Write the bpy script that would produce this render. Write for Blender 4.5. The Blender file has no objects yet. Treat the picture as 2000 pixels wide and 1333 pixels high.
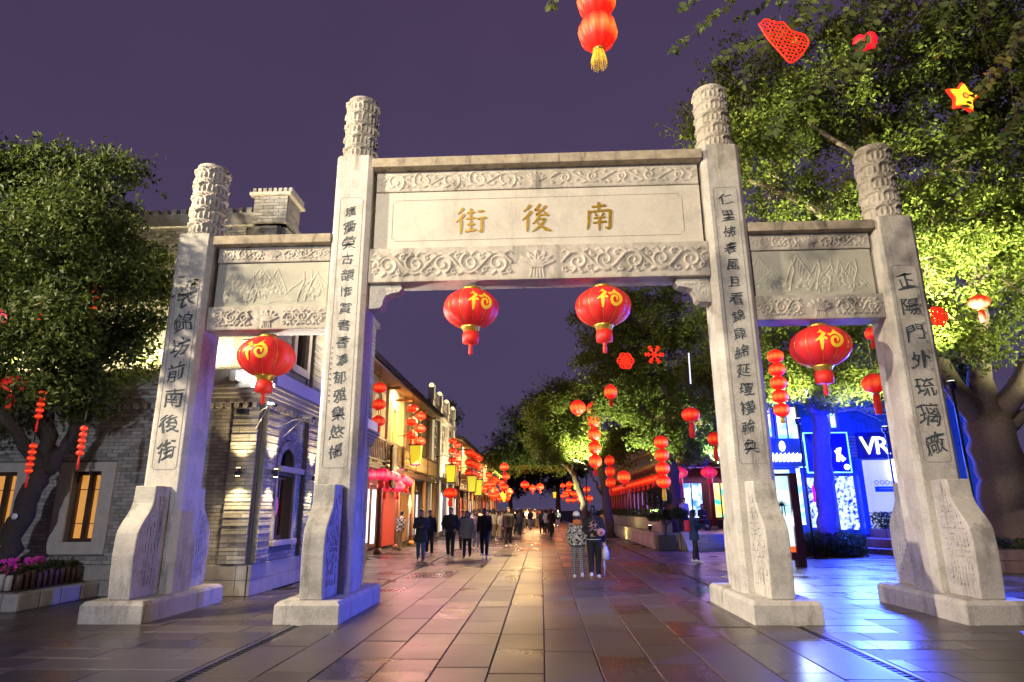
import bpy, bmesh, math, random
import numpy as np
from mathutils import Vector, Matrix
random.seed(7); rng = np.random.default_rng(7)
S = bpy.context.scene
COL = S.collection
PI = math.pi

# ------------------------------------------------------------------ camera
F, PITCH, YAW, ROLL, CH = 1233.1, .2613, .0436, -.0068, 1.68
FW = np.array([-math.sin(YAW)*math.cos(PITCH), math.cos(YAW)*math.cos(PITCH), math.sin(PITCH)])
_r = np.array([math.cos(YAW), math.sin(YAW), 0]); _u = np.cross(_r, FW)
RT = _r*math.cos(ROLL)+_u*math.sin(ROLL); UP = -_r*math.sin(ROLL)+_u*math.cos(ROLL)
CAM = np.array([0, 0, CH])
def ray(u, v): return FW*F+RT*(u-1000)-UP*(v-666.5)
def at(u, v, Y):                     # point seen at a pixel, at depth Y down the street
    d = ray(u, v); return CAM+d*Y/d[1]
def ground_at(u, v, z=0):
    d = ray(u, v); return CAM+d*(z-CH)/d[2]
cd = bpy.data.cameras.new('camera'); cam = bpy.data.objects.new('camera', cd); COL.objects.link(cam)
cd.sensor_width = 36; cd.lens = 36*F/2000; cd.clip_end = 2000; cd.clip_start = .05
cam.matrix_world = Matrix(((RT[0], UP[0], -FW[0], 0), (RT[1], UP[1], -FW[1], 0), (RT[2], UP[2], -FW[2], CH), (0, 0, 0, 1)))
S.camera = cam

# ------------------------------------------------------------------ world and moon-dim sun
W = bpy.data.worlds.new('World'); S.world = W; W.use_nodes = True
nt = W.node_tree; nt.nodes.clear()
N = nt.nodes.new; L = nt.links.new
out = N('ShaderNodeOutputWorld'); add = N('ShaderNodeAddShader'); L(add.outputs[0], out.inputs[0])
sky = N('ShaderNodeTexSky'); sky.sky_type = 'NISHITA'; sky.sun_disc = False
sky.sun_elevation = math.radians(-4); sky.sun_rotation = math.radians(200); sky.dust_density = 3
b1 = N('ShaderNodeBackground'); b1.inputs[1].default_value = .05; L(sky.outputs[0], b1.inputs[0]); L(b1.outputs[0], add.inputs[0])
tc = N('ShaderNodeTexCoord'); sx = N('ShaderNodeSeparateXYZ'); L(tc.outputs['Generated'], sx.inputs[0])
rp = N('ShaderNodeValToRGB'); rp.color_ramp.elements[0].position = 0; rp.color_ramp.elements[0].color = (.068, .053, .118, 1)
rp.color_ramp.elements[1].position = .75; rp.color_ramp.elements[1].color = (.062, .04, .091, 1)
nz = N('ShaderNodeTexNoise'); nz.inputs['Scale'].default_value = 1.6; nz.inputs['Detail'].default_value = 4; L(tc.outputs['Generated'], nz.inputs['Vector'])
mr = N('ShaderNodeMapRange'); mr.inputs[3].default_value = .72; mr.inputs[4].default_value = 1.34; L(nz.outputs[0], mr.inputs[0])
L(sx.outputs[2], rp.inputs[0]); b2 = N('ShaderNodeBackground'); L(rp.outputs[0], b2.inputs[0]); L(mr.outputs[0], b2.inputs[1]); L(b2.outputs[0], add.inputs[1])
sd = bpy.data.lights.new('night_sky_sun', 'SUN'); sd.energy = .03; sd.angle = math.radians(12); sd.color = (.8, .8, 1)
so = bpy.data.objects.new('night_sky_sun', sd); COL.objects.link(so); so.rotation_euler = (math.radians(40), 0, math.radians(-20)); so.location = (0, 0, 40)
S.view_settings.view_transform = 'Standard'; S.view_settings.look = 'None'; S.view_settings.gamma = 1; S.view_settings.exposure = 0
S.view_settings.use_curve_mapping = False
S.cycles.use_light_tree = True; S.cycles.max_bounces = 5; S.cycles.diffuse_bounces = 2; S.cycles.glossy_bounces = 2
S.cycles.transmission_bounces = 3; S.cycles.transparent_max_bounces = 4; S.cycles.sample_clamp_indirect = 4; S.cycles.use_denoising = True
S.cycles.caustics_reflective = False; S.cycles.caustics_refractive = False

# ------------------------------------------------------------------ materials
MATS = {}
def nodes(name):
    m = bpy.data.materials.new(name); m.use_nodes = True; t = m.node_tree
    return m, t, t.nodes['Principled BSDF']
def mat(name, col, rough=.6, metal=0., emit=None, es=0., noise=0., nscale=8., bump=0., bscale=40., spec=.5, objvar=0., streak=0., attr=0., speck=0., grime=0.):
    """procedural surface: base colour with noise, optional vertical stains, fine bump, per object variation"""
    if name in MATS: return MATS[name]
    m, t, b = nodes(name); n = t.nodes.new; l = t.links.new
    b.inputs['Roughness'].default_value = rough; b.inputs['Metallic'].default_value = metal; b.inputs['Specular IOR Level'].default_value = spec
    src = None
    geo = n('ShaderNodeNewGeometry')
    def mul(a, fac):
        mx = n('ShaderNodeMix'); mx.data_type = 'RGBA'; mx.blend_type = 'MULTIPLY'; mx.inputs[0].default_value = 1
        if a is None: mx.inputs[6].default_value = (*col, 1)
        else: l(a, mx.inputs[6])
        l(fac, mx.inputs[7]); return mx.outputs[2]
    def rng_(fac, lo, hi, a=0., c=1.):
        r = n('ShaderNodeMapRange'); r.inputs[1].default_value = a; r.inputs[2].default_value = c; r.inputs[3].default_value = lo; r.inputs[4].default_value = hi; l(fac, r.inputs[0]); return r.outputs[0]
    if noise:
        x = n('ShaderNodeTexNoise'); x.inputs['Scale'].default_value = nscale; x.inputs['Detail'].default_value = 6; x.inputs['Roughness'].default_value = .65; l(geo.outputs['Position'], x.inputs['Vector'])
        src = mul(src, rng_(x.outputs[0], 1-noise, 1+noise, .3, .7))
        rr = rng_(x.outputs[0], max(.02, rough-.12), min(1, rough+.12), .3, .7); l(rr, b.inputs['Roughness'])
    if streak:
        mp = n('ShaderNodeMapping'); mp.inputs['Scale'].default_value = (2.6, 2.6, .55); l(geo.outputs['Position'], mp.inputs[0])
        x = n('ShaderNodeTexNoise'); x.inputs['Scale'].default_value = 1.1; x.inputs['Detail'].default_value = 7; x.inputs['Roughness'].default_value = .7; l(mp.outputs[0], x.inputs['Vector'])
        src = mul(src, rng_(x.outputs[0], 1-streak, 1, .33, .47))
    if grime:
        x = n('ShaderNodeTexNoise'); x.inputs['Scale'].default_value = 1.25; x.inputs['Detail'].default_value = 9; x.inputs['Roughness'].default_value = .72; l(geo.outputs['Position'], x.inputs['Vector'])
        mxg = n('ShaderNodeMix'); mxg.data_type = 'RGBA'; l(rng_(x.outputs[0], grime, 0, .34, .5), mxg.inputs[0]); l(src, mxg.inputs[6]); mxg.inputs[7].default_value = (col[0]*.36, col[1]*.38, col[2]*.34, 1); src = mxg.outputs[2]
    if speck:
        x = n('ShaderNodeTexNoise'); x.inputs['Scale'].default_value = 95; x.inputs['Detail'].default_value = 2; l(geo.outputs['Position'], x.inputs['Vector'])
        src = mul(src, rng_(x.outputs[0], 1-speck, 1+speck, .38, .62))
    if objvar:
        oi = n('ShaderNodeObjectInfo'); at_ = n('ShaderNodeAttribute'); at_.attribute_name = 'rnd'
        ad = n('ShaderNodeMath'); ad.operation = 'ADD'; l(oi.outputs['Random'], ad.inputs[0]); l(at_.outputs['Fac'], ad.inputs[1])
        fr = n('ShaderNodeMath'); fr.operation = 'FRACT'; l(ad.outputs[0], fr.inputs[0])
        src = mul(src, rng_(fr.outputs[0], 1-objvar, 1+objvar))
    if attr:
        at_ = n('ShaderNodeAttribute'); at_.attribute_name = 'rnd'
        src = mul(src, rng_(at_.outputs['Fac'], 1-attr, 1+attr))
    if src is None: b.inputs['Base Color'].default_value = (*col, 1)
    else: l(src, b.inputs['Base Color'])
    if emit is not None:
        b.inputs['Emission Color'].default_value = (*emit, 1); b.inputs['Emission Strength'].default_value = es
    if bump:
        x = n('ShaderNodeTexNoise'); x.inputs['Scale'].default_value = bscale; x.inputs['Detail'].default_value = 5; l(geo.outputs['Position'], x.inputs['Vector'])
        bp = n('ShaderNodeBump'); bp.inputs['Strength'].default_value = bump; bp.inputs['Distance'].default_value = .02; l(x.outputs[0], bp.inputs['Height']); l(bp.outputs[0], b.inputs['Normal'])
    MATS[name] = m; return m
def glow(name, col, es):             # a lit surface (lamp glass, lit sign, lantern silk)
    return mat(name, tuple(min(.8, c) for c in col), .5, emit=col, es=es)

M = {}
M['granite'] = mat('granite', (.50, .465, .42), .78, noise=.17, nscale=2.2, bump=.3, bscale=70, streak=.5, speck=.18, grime=.5)
M['granite_carved'] = mat('granite_carved', (.49, .44, .375), .78, noise=.2, nscale=3, bump=.3, bscale=80, streak=.5, speck=.16, grime=.6)
M['granite_panel'] = mat('granite_panel', (.56, .51, .43), .75, noise=.08, nscale=2, bump=.15, bscale=90, streak=.15, speck=.12, grime=.25)
M['jade_stone'] = mat('green_grey_stone', (.43, .415, .335), .7, noise=.12, nscale=4, bump=.2, bscale=60)
M['ink'] = mat('dark_ink', (.05, .065, .075), .7, noise=.3, nscale=20)
M['gold_paint'] = mat('gold_paint', (.30, .175, .008), .42, metal=.3, noise=.25, nscale=14)
M['brick'] = mat('grey_brick', (.30, .292, .278), .85, noise=.22, nscale=9, bump=.4, bscale=60, objvar=.28)
M['mortar'] = mat('mortar', (.15, .145, .135), .9, noise=.15)  # darkened to paint in the shadow of the recessed joints
M['plinth'] = mat('plinth_stone', (.36, .34, .31), .75, noise=.16, nscale=4, bump=.3, bscale=50, streak=.3)
M['trim'] = mat('pale_trim_stone', (.46, .43, .39), .75, noise=.12, nscale=5, bump=.2)
M['wood'] = mat('warm_timber', (.30, .15, .06), .5, noise=.25, nscale=6, bump=.2)
M['wood_pale'] = mat('pale_timber', (.5, .36, .2), .55, noise=.2, nscale=6)
M['wood_dark'] = mat('dark_timber', (.07, .035, .02), .45, noise=.3, nscale=7)
M['plaster'] = mat('pale_plaster', (.66, .57, .42), .8, noise=.12, nscale=3, streak=.2)
M['tile'] = mat('roof_tile', (.05, .05, .055), .6, noise=.3, nscale=10, objvar=.2)
M['metal_dark'] = mat('dark_metal', (.04, .04, .045), .4, metal=.7)
M['metal_grey'] = mat('grey_metal', (.35, .35, .37), .35, metal=.6)
M['white'] = mat('white_paint', (.75, .74, .72), .5, noise=.05)
M['gold'] = mat('gold_foil', (.75, .48, .08), .3, metal=.7)
M['yellow'] = mat('yellow_silk', (.85, .55, .03), .5, emit=(1, .55, .03), es=.25)
M['bark'] = mat('bark', (.10, .075, .055), .9, noise=.35, nscale=14, bump=.8, bscale=30)
M['soil'] = mat('soil', (.04, .03, .02), .95, noise=.4, nscale=20, bump=.6)
M['glass_dark'] = mat('dark_glass', (.02, .02, .025), .08, spec=.8)

# ------------------------------------------------------------------ mesh helpers
ORG = {}
def origin(p): return ORG.get(p.name, (0, 0, 0)) if p else (0, 0, 0)
def thing(name, label, cat, loc=(0, 0, 0), rz=0., group=None):
    o = bpy.data.objects.new(name, None); COL.objects.link(o); o.location = loc; o.rotation_euler = (0, 0, rz)
    o.empty_display_size = .2
    o['label'] = label; o['category'] = cat
    if group: o['group'] = group
    ORG[o.name] = tuple(float(c) for c in loc); return o
def tag(o, label=None, cat=None, group=None, kind=None):
    if label: o['label'] = label
    if cat: o['category'] = cat
    if group: o['group'] = group
    if kind: o['kind'] = kind
    return o
def link(name, me, m=None, parent=None, org=None):
    o = bpy.data.objects.new(name, me); COL.objects.link(o)
    if m is not None and len(me.materials) == 0:
        me.materials.append(m)
    if parent is not None:
        o.parent = parent; ORG[o.name] = origin(parent)
    return o
def np_mesh(name, V, Fq, smooth=False, rnd=None):
    """Fq: (n,3) or (n,4) int array"""
    V = np.asarray(V, dtype=np.float32); Fq = np.asarray(Fq, dtype=np.int32); k = Fq.shape[1]; n = len(Fq)
    me = bpy.data.meshes.new(name); me.vertices.add(len(V)); me.vertices.foreach_set('co', V.ravel())
    me.loops.add(n*k); me.loops.foreach_set('vertex_index', Fq.ravel()); me.polygons.add(n)
    me.polygons.foreach_set('loop_start', np.arange(0, n*k, k, dtype=np.int32))
    me.polygons.foreach_set('use_smooth', np.full(n, smooth, dtype=bool))
    me.update(calc_edges=True)
    if rnd is not None:
        a = me.attributes.new('rnd', 'FLOAT', 'POINT'); a.data.foreach_set('value', np.asarray(rnd, dtype=np.float32))
    return me
class MB:
    """collects shapes in world (or thing-local) coordinates, builds ONE mesh object"""
    def __init__(s): s.v = []; s.f = []; s.sm = []; s.r = []; s.use_r = False
    def _add(s, vs, fs, smooth=False, r=0.):
        b = len(s.v); s.v.extend(vs); s.f.extend([tuple(b+i for i in f) for f in fs]); s.sm.extend([smooth]*len(fs)); s.r.extend([r]*len(vs))
    def box(s, x0, x1, y0, y1, z0, z1, r=0.):
        s._add([(x0, y0, z0), (x1, y0, z0), (x1, y1, z0), (x0, y1, z0), (x0, y0, z1), (x1, y0, z1), (x1, y1, z1), (x0, y1, z1)],
               [(0, 3, 2, 1), (4, 5, 6, 7), (0, 1, 5, 4), (1, 2, 6, 5), (2, 3, 7, 6), (3, 0, 4, 7)], r=r); return s
    def cbox(s, c, d, rz=0., ry=0., rx=0., r=0.):
        R = Matrix.Rotation(rz, 3, 'Z') @ Matrix.Rotation(ry, 3, 'Y') @ Matrix.Rotation(rx, 3, 'X'); vs = []
        for k in range(8):
            p = Vector(((-.5, .5)[k & 1]*d[0], (-.5, .5)[(k >> 1) & 1]*d[1], (-.5, .5)[k >> 2]*d[2]))
            p = R @ p; vs.append((p.x+c[0], p.y+c[1], p.z+c[2]))
        s._add(vs, [(0, 2, 3, 1), (4, 5, 7, 6), (0, 1, 5, 4), (1, 3, 7, 5), (3, 2, 6, 7), (2, 0, 4, 6)], r=r); return s
    def prism(s, poly, axis, a, b, smooth=False):
        """poly: 2d points; axis 'x': (y,z), 'y': (x,z), 'z': (x,y)"""
        n = len(poly)
        mk = {'x': lambda p, t: (t, p[0], p[1]), 'y': lambda p, t: (p[0], t, p[1]), 'z': lambda p, t: (p[0], p[1], t)}[axis]
        s._add([mk(p, a) for p in poly]+[mk(p, b) for p in poly],
               [tuple(range(n))[::-1], tuple(range(n, 2*n))]+[(i, (i+1) % n, n+(i+1) % n, n+i) for i in range(n)], smooth); return s
    def tube(s, pts, rad, n=8, cap=True, smooth=True, r=0.):
        P = [Vector(p) for p in pts]; k = len(P)
        if not isinstance(rad, (list, tuple, np.ndarray)): rad = [rad]*k
        vs = []; t = (P[1]-P[0]).normalized(); ref = Vector((0, 0, 1)) if abs(t.z) < .9 else Vector((1, 0, 0)); a = t.cross(ref).normalized()
        for i in range(k):
            t = ((P[min(i+1, k-1)]-P[max(i-1, 0)])).normalized(); a = (a-t*a.dot(t)).normalized(); b = t.cross(a)
            q = rad[i]; qx, qy = q if isinstance(q, (tuple, list)) else (q, q)
            for j in range(n):
                an = 2*PI*j/n; w = P[i]+a*math.cos(an)*qx+b*math.sin(an)*qy; vs.append(tuple(w))
        fs = [(i*n+j, i*n+(j+1) % n, (i+1)*n+(j+1) % n, (i+1)*n+j) for i in range(k-1) for j in range(n)]
        if cap: fs += [tuple(range(n))[::-1], tuple(range((k-1)*n, k*n))]
        s._add(vs, fs, smooth, r); return s
    def lathe(s, prof, c=(0, 0, 0), n=24, smooth=True, gore=0, gd=0.):
        vs = []
        for (q, z) in prof:
            for j in range(n):
                a = 2*PI*j/n; w = q*(1-gd*(1-abs(math.cos(gore*a/2)))) if gore else q
                vs.append((c[0]+w*math.cos(a), c[1]+w*math.sin(a), c[2]+z))
        k = len(prof)
        fs = [(i*n+j, i*n+(j+1) % n, (i+1)*n+(j+1) % n, (i+1)*n+j) for i in range(k-1) for j in range(n)]
        s._add(vs, fs+[tuple(range(n))[::-1], tuple(range((k-1)*n, k*n))], smooth); return s
    def ball(s, c, q, n=12, k=7):
        qx, qy, qz = q if isinstance(q, (tuple, list)) else (q, q, q)
        vs = [(c[0]+qx*math.sin(PI*i/k)*math.cos(2*PI*j/n), c[1]+qy*math.sin(PI*i/k)*math.sin(2*PI*j/n), c[2]-qz*math.cos(PI*i/k)) for i in range(1, k) for j in range(n)]
        b = len(vs); vs += [(c[0], c[1], c[2]-qz), (c[0], c[1], c[2]+qz)]
        fs = [(i*n+j, i*n+(j+1) % n, (i+1)*n+(j+1) % n, (i+1)*n+j) for i in range(k-2) for j in range(n)]
        fs += [(b, (j+1) % n, j) for j in range(n)]+[(b+1, (k-2)*n+j, (k-2)*n+(j+1) % n) for j in range(n)]
        s._add(vs, fs, True); return s
    def ribbon(s, pts, wid, thick=.004, mapf=None):
        """brush stroke: 2d polyline with widths -> raised strip; mapf(x,z,h) -> 3d"""
        P = np.array(pts, float); w = np.array(wid, float); k = len(P); vs = []
        for i in range(k):
            t = P[min(i+1, k-1)]-P[max(i-1, 0)]; t /= np.linalg.norm(t)+1e-9; nn = np.array([-t[1], t[0]])
            for sd_, h in ((1, 0), (1, thick), (-1, thick), (-1, 0)):
                p = P[i]+nn*sd_*w[i]; vs.append(tuple(mapf(p[0], p[1], h)))
        fs = [(i*4+a, (i+1)*4+a, (i+1)*4+b, i*4+b) for i in range(k-1) for a, b in ((0, 1), (1, 2), (2, 3))]
        fs += [(0, 1, 2, 3), ((k-1)*4+3, (k-1)*4+2, (k-1)*4+1, (k-1)*4)]
        s._add(vs, fs); return s
    def mesh(s, name='m', org=(0, 0, 0)):
        me = bpy.data.meshes.new(name)
        V = (np.array(s.v, dtype=np.float64)-np.array(org)) if len(s.v) else np.zeros((0, 3))
        me.from_pydata(V.tolist(), [], s.f)
        me.polygons.foreach_set('use_smooth', np.array(s.sm, dtype=bool))
        if any(s.r):
            a = me.attributes.new('rnd', 'FLOAT', 'POINT'); a.data.foreach_set('value', np.array(s.r, dtype=np.float32))
        me.update(); return me
    def build(s, name, m, parent=None, bevel=0., label=None, kind=None):
        o = link(name, s.mesh(name, origin(parent)), m, parent)
        if bevel:
            b = o.modifiers.new('b', 'BEVEL'); b.width = bevel; b.segments = 2; b.limit_method = 'ANGLE'; b.angle_limit = math.radians(40)
        if label: o['label'] = label
        if kind: o['kind'] = kind
        return o
def copy_tree(o, parent=None):
    c = o.copy(); COL.objects.link(c); c.parent = parent; ORG[c.name] = ORG.get(o.name, (0, 0, 0))
    for ch in list(o.children): copy_tree(ch, c)
    return c
def put(o, loc, rz=0., label=None, sc=None):
    o.location = loc; o.rotation_euler = (0, 0, rz)
    if label: o['label'] = label
    if sc: o.scale = (sc, sc, sc) if not isinstance(sc, (tuple, list)) else sc
    return o
def light(kind, name, loc, power, col=(1, 1, 1), parent=None, aim=None, size=.2, spot=60, blend=.5, sy=None):
    d = bpy.data.lights.new(name, kind); d.energy = power; d.color = col
    if kind == 'AREA':
        d.size = size
        if sy: d.shape = 'RECTANGLE'; d.size_y = sy
    else: d.shadow_soft_size = size
    if kind == 'SPOT': d.spot_size = math.radians(spot); d.spot_blend = blend
    o = bpy.data.objects.new(name, d); COL.objects.link(o)
    og = origin(parent); o.location = tuple(loc[i]-og[i] for i in range(3))
    if aim is not None:
        o.rotation_euler = (Vector(aim)-Vector(loc)).to_track_quat('-Z', 'Y').to_euler()
    if parent is not None: o.parent = parent
    return o
_fc = {}
def glyph(ch, ext=.004):
    """mesh of one character, about 1 unit tall, centred, in the XZ plane facing -Y"""
    if ch in _fc: return _fc[ch].copy()
    f = bpy.data.curves.new('f', 'FONT'); f.body = ch; f.extrude = ext; f.align_x = 'CENTER'; f.align_y = 'CENTER'; f.resolution_u = 2
    o = bpy.data.objects.new('f', f); COL.objects.link(o)
    dg = bpy.context.evaluated_depsgraph_get(); dg.update(); me = bpy.data.meshes.new_from_object(o.evaluated_get(dg))
    bpy.data.objects.remove(o); bpy.data.curves.remove(f)
    n = len(me.vertices); c = np.zeros(n*3, np.float32); me.vertices.foreach_get('co', c); c = c.reshape(-1, 3)
    if n: c[:, 0] -= (c[:, 0].max()+c[:, 0].min())/2; c[:, 1] -= (c[:, 1].max()+c[:, 1].min())/2
    q = np.stack([c[:, 0], -c[:, 2], c[:, 1]], 1); me.vertices.foreach_set('co', np.ascontiguousarray(q, dtype=np.float32).ravel()); me.update()
    _fc[ch] = me; return me.copy()
def text(ch, size, loc, m, parent, name='character', brush=0., rz=0., label=None):
    me = glyph(ch); n = len(me.vertices); c = np.zeros(n*3, np.float32); me.vertices.foreach_get('co', c); c = c.reshape(-1, 3)
    if brush:
        x, z = c[:, 0].copy(), c[:, 2].copy(); ph = rng.uniform(0, 6, 4)
        c[:, 0] += brush*(.05*np.sin(7*z+ph[0])+.03*np.sin(13*x+ph[1]))
        c[:, 2] += brush*(.06*np.sin(6*x+ph[2])+.03*np.sin(11*z+ph[3])+.16*x)
    c[:, [0, 2]] *= size; me.vertices.foreach_set('co', c.ravel()); me.update()
    o = link(name, me, m, parent); og = origin(parent); o.location = tuple(loc[i]-og[i] for i in range(3)); o.rotation_euler = (0, 0, rz)
    if label: o['label'] = label
    return o

# relief carving: height field by splatting curves
class Relief:
    def __init__(s, w, h, res=.012):
        s.w, s.h = w, h; s.nx = int(w/res)+1; s.nz = int(h/res)+1; s.H = np.zeros((s.nz, s.nx)); s.dx = w/(s.nx-1); s.dz = h/(s.nz-1)
    def dot(s, x, z, q, a):
        i0, i1 = max(0, int((x-q)/s.dx)), min(s.nx, int((x+q)/s.dx)+2); j0, j1 = max(0, int((z-q)/s.dz)), min(s.nz, int((z+q)/s.dz)+2)
        if i1 <= i0 or j1 <= j0: return
        X = np.arange(i0, i1)*s.dx-x; Z = (np.arange(j0, j1)*s.dz-z)[:, None]; d = 1-(X*X+Z*Z)/(q*q)
        s.H[j0:j1, i0:i1] = np.maximum(s.H[j0:j1, i0:i1], a*np.sqrt(np.clip(d, 0, 1)))
    def curve(s, pts, q0, a, q1=None):
        P = np.array(pts, float); q1 = q0 if q1 is None else q1; d = np.concatenate([[0], np.cumsum(np.hypot(*np.diff(P, axis=0).T))]); Lg = d[-1]
        k = max(2, int(Lg/(min(q0, q1)*.5+.002)))
        for t in np.linspace(0, Lg, k):
            s.dot(np.interp(t, d, P[:, 0]), np.interp(t, d, P[:, 1]), q0+(q1-q0)*t/Lg, a*(.6+.4*(1-t/Lg)))
    def spiral(s, x, z, R, turns, a0, sgn, q, a):
        t = np.linspace(0, 1, 40); r = R*(1-.85*t); an = a0+sgn*2*PI*turns*t
        s.curve(np.stack([x+r*np.cos(an), z+r*np.sin(an)], 1), q, a, q*.5)
    def vine(s, x0, x1, zc, amp, lobes, q, a, mir=1):
        x = np.linspace(x0, x1, 80); t = (x-x0)/(x1-x0)*lobes*PI
        s.curve(np.stack([x, zc+amp*np.sin(t)*mir], 1), q, a)
        for k in range(lobes):
            xc = x0+(k+.5)*(x1-x0)/lobes; sg = mir*(1 if k % 2 == 0 else -1); Rr = (x1-x0)/lobes*.36
            s.spiral(xc, zc-sg*amp*.05, min(Rr, amp*.95), 1.4, PI/2*sg+.4, -1 if x1 > x0 else 1, q*1.1, a)
            for e in (-1, 1):
                s.spiral(xc+e*Rr*1.2, zc-sg*amp*.75, amp*.3, .9, PI*.3*e, e, q*.9, a*.8)
                s.curve([(xc+e*Rr*.7, zc+sg*amp*.9), (xc+e*Rr*1.15, zc+sg*amp*1.15), (xc+e*Rr*1.5, zc+sg*amp*.9)], q*1.2, a*.8, q*.3)
                s.curve([(xc+e*Rr*.2, zc-sg*amp*.9), (xc+e*Rr*.5, zc-sg*amp*1.2), (xc+e*Rr*.9, zc-sg*amp*1.1)], q, a*.7, q*.3)
    def lotus(s, x, z, R, q, a):
        for k in range(-3, 4):
            an = PI/2+k*.42; L_ = R*(1-.06*abs(k)); b = np.array([x+.12*R*k, z-.35*R]); e = np.array([x+L_*math.cos(an)*1.25, z-.2*R+L_*math.sin(an)*.85]); nn = np.array([-math.sin(an), math.cos(an)])
            for sg in (-1, 1):
                mid = (b+e)/2+np.array([math.cos(an+PI/2), math.sin(an+PI/2)])*sg*R*.2
                tt = np.linspace(0, 1, 14)[:, None]; s.curve((1-tt)**2*b+2*tt*(1-tt)*mid+tt*tt*e, q, a)
        for k in range(-2, 3): s.curve([(x+.14*R*k, z-.35*R), (x+.2*R*k, z-.95*R)], q*.8, a*.7)
    def sheet(s, y, x0, z0):
        X = x0+np.arange(s.nx)*s.dx; Z = z0+np.arange(s.nz)*s.dz; H = s.H.copy()
        G = np.stack(np.broadcast_arrays(X[None, :], (y-H), Z[:, None]), -1).reshape(-1, 3)
        i = np.arange(s.nx-1)[None, :]+np.arange(s.nz-1)[:, None]*s.nx; i = i.ravel()
        return G, np.stack([i, i+1, i+1+s.nx, i+s.nx], 1)
    def roll(s, R, c, z0):           # wrap round a vertical cylinder
        an = np.arange(s.nx-1)*s.dx/R; Z = z0+np.arange(s.nz)*s.dz; H = np.maximum(s.H[:, :-1], 0); H[:, 0] = (H[:, 1]+H[:, -1])/2
        rr = R+H; G = np.stack([c[0]+rr*np.cos(an), c[1]+rr*np.sin(an), np.broadcast_to(Z[:, None], rr.shape)], -1).reshape(-1, 3); n = s.nx-1
        i = np.arange(n)[None, :]; j = np.arange(s.nz-1)[:, None]*n; a = (i+j).ravel(); b = ((i+1) % n+j).ravel()
        return G, np.stack([a, b, b+n, a+n], 1)

# ------------------------------------------------------------------ ground, paving
def stone_wet(name, col, r0, r1, var):
    m, t, b = nodes(name); n = t.nodes.new; l = t.links.new
    geo = n('ShaderNodeNewGeometry'); oi = n('ShaderNodeObjectInfo'); at_ = n('ShaderNodeAttribute'); at_.attribute_name = 'rnd'
    ad = n('ShaderNodeMath'); ad.operation = 'ADD'; l(oi.outputs['Random'], ad.inputs[0]); l(at_.outputs['Fac'], ad.inputs[1])
    fr = n('ShaderNodeMath'); fr.operation = 'FRACT'; l(ad.outputs[0], fr.inputs[0])
    big = n('ShaderNodeTexNoise'); big.inputs['Scale'].default_value = .5; big.inputs['Detail'].default_value = 4; l(geo.outputs['Position'], big.inputs['Vector'])
    fine = n('ShaderNodeTexNoise'); fine.inputs['Scale'].default_value = 26; fine.inputs['Detail'].default_value = 6; fine.inputs['Roughness'].default_value = .75; l(geo.outputs['Position'], fine.inputs['Vector'])
    cr = n('ShaderNodeValToRGB'); e = cr.color_ramp.elements; e[0].color = (*[c*(1-var) for c in col], 1); e[1].color = (*[c*(1+var) for c in col], 1)
    e2 = e.new(.45); e2.color = (col[0]*1.02, col[1]*.9, col[2]*.88, 1); l(fr.outputs[0], cr.inputs[0])
    r1_ = n('ShaderNodeMapRange'); r1_.inputs[1].default_value = .3; r1_.inputs[2].default_value = .7; r1_.inputs[3].default_value = .72; r1_.inputs[4].default_value = 1.28; l(fine.outputs[0], r1_.inputs[0])
    mx = n('ShaderNodeMix'); mx.data_type = 'RGBA'; mx.blend_type = 'MULTIPLY'; mx.inputs[0].default_value = 1; l(cr.outputs[0], mx.inputs[6]); l(r1_.outputs[0], mx.inputs[7]); l(mx.outputs[2], b.inputs['Base Color'])
    sm = n('ShaderNodeMath'); sm.operation = 'ADD'; l(big.outputs[0], sm.inputs[0])
    h = n('ShaderNodeMath'); h.operation = 'MULTIPLY'; h.inputs[1].default_value = .5; l(fr.outputs[0], h.inputs[0]); l(h.outputs[0], sm.inputs[1])
    s2 = n('ShaderNodeMath'); s2.operation = 'ADD'; g = n('ShaderNodeMath'); g.operation = 'MULTIPLY'; g.inputs[1].default_value = .25; l(fine.outputs[0], g.inputs[0]); l(g.outputs[0], s2.inputs[0]); l(sm.outputs[0], s2.inputs[1])
    rr = n('ShaderNodeMapRange'); rr.inputs[1].default_value = .5; rr.inputs[2].default_value = 1.05; rr.inputs[3].default_value = r0; rr.inputs[4].default_value = r1; l(s2.outputs[0], rr.inputs[0]); l(rr.outputs[0], b.inputs['Roughness'])
    bp = n('ShaderNodeBump'); bp.inputs['Strength'].default_value = .3; bp.inputs['Distance'].default_value = .004; l(fine.outputs[0], bp.inputs['Height']); l(bp.outputs[0], b.inputs['Normal'])
    return m
M['slab'] = stone_wet('wet_street_slab', (.062, .051, .055), .2, .4, .45)
M['slab_side'] = stone_wet('pavement_slab', (.08, .07, .075), .2, .42, .3)
M['joint'] = mat('joint_grit', (.03, .027, .025), .9, noise=.3, nscale=20)
g = MB(); g.box(-400, 400, -60, 900, -1.2, -.09); o = g.build('ground', M['joint']); o['kind'] = 'structure'
def slab_geom(w, l_, c=.005):
    x, y = w/2, l_/2; vs = []
    for (q, z) in ((0, -.06), (0, -c), (c, 0)):
        vs += [(-x+q, -y+q, z), (x-q, -y+q, z), (x-q, y-q, z), (-x+q, y-q, z)]
    fs = [(a+i, a+(i+1) % 4, a+4+(i+1) % 4, a+4+i) for a in (0, 4) for i in range(4)]+[(8, 9, 10, 11)]
    return np.array(vs), np.array(fs)
_sm = {}
def slab_mesh(w, l_, m):
    k = (round(w, 2), round(l_, 2), m.name)
    if k not in _sm:
        v, f = slab_geom(*k[:2]); me = np_mesh('slab', v, f); me.materials.append(m); _sm[k] = me
    return _sm[k]
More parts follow.
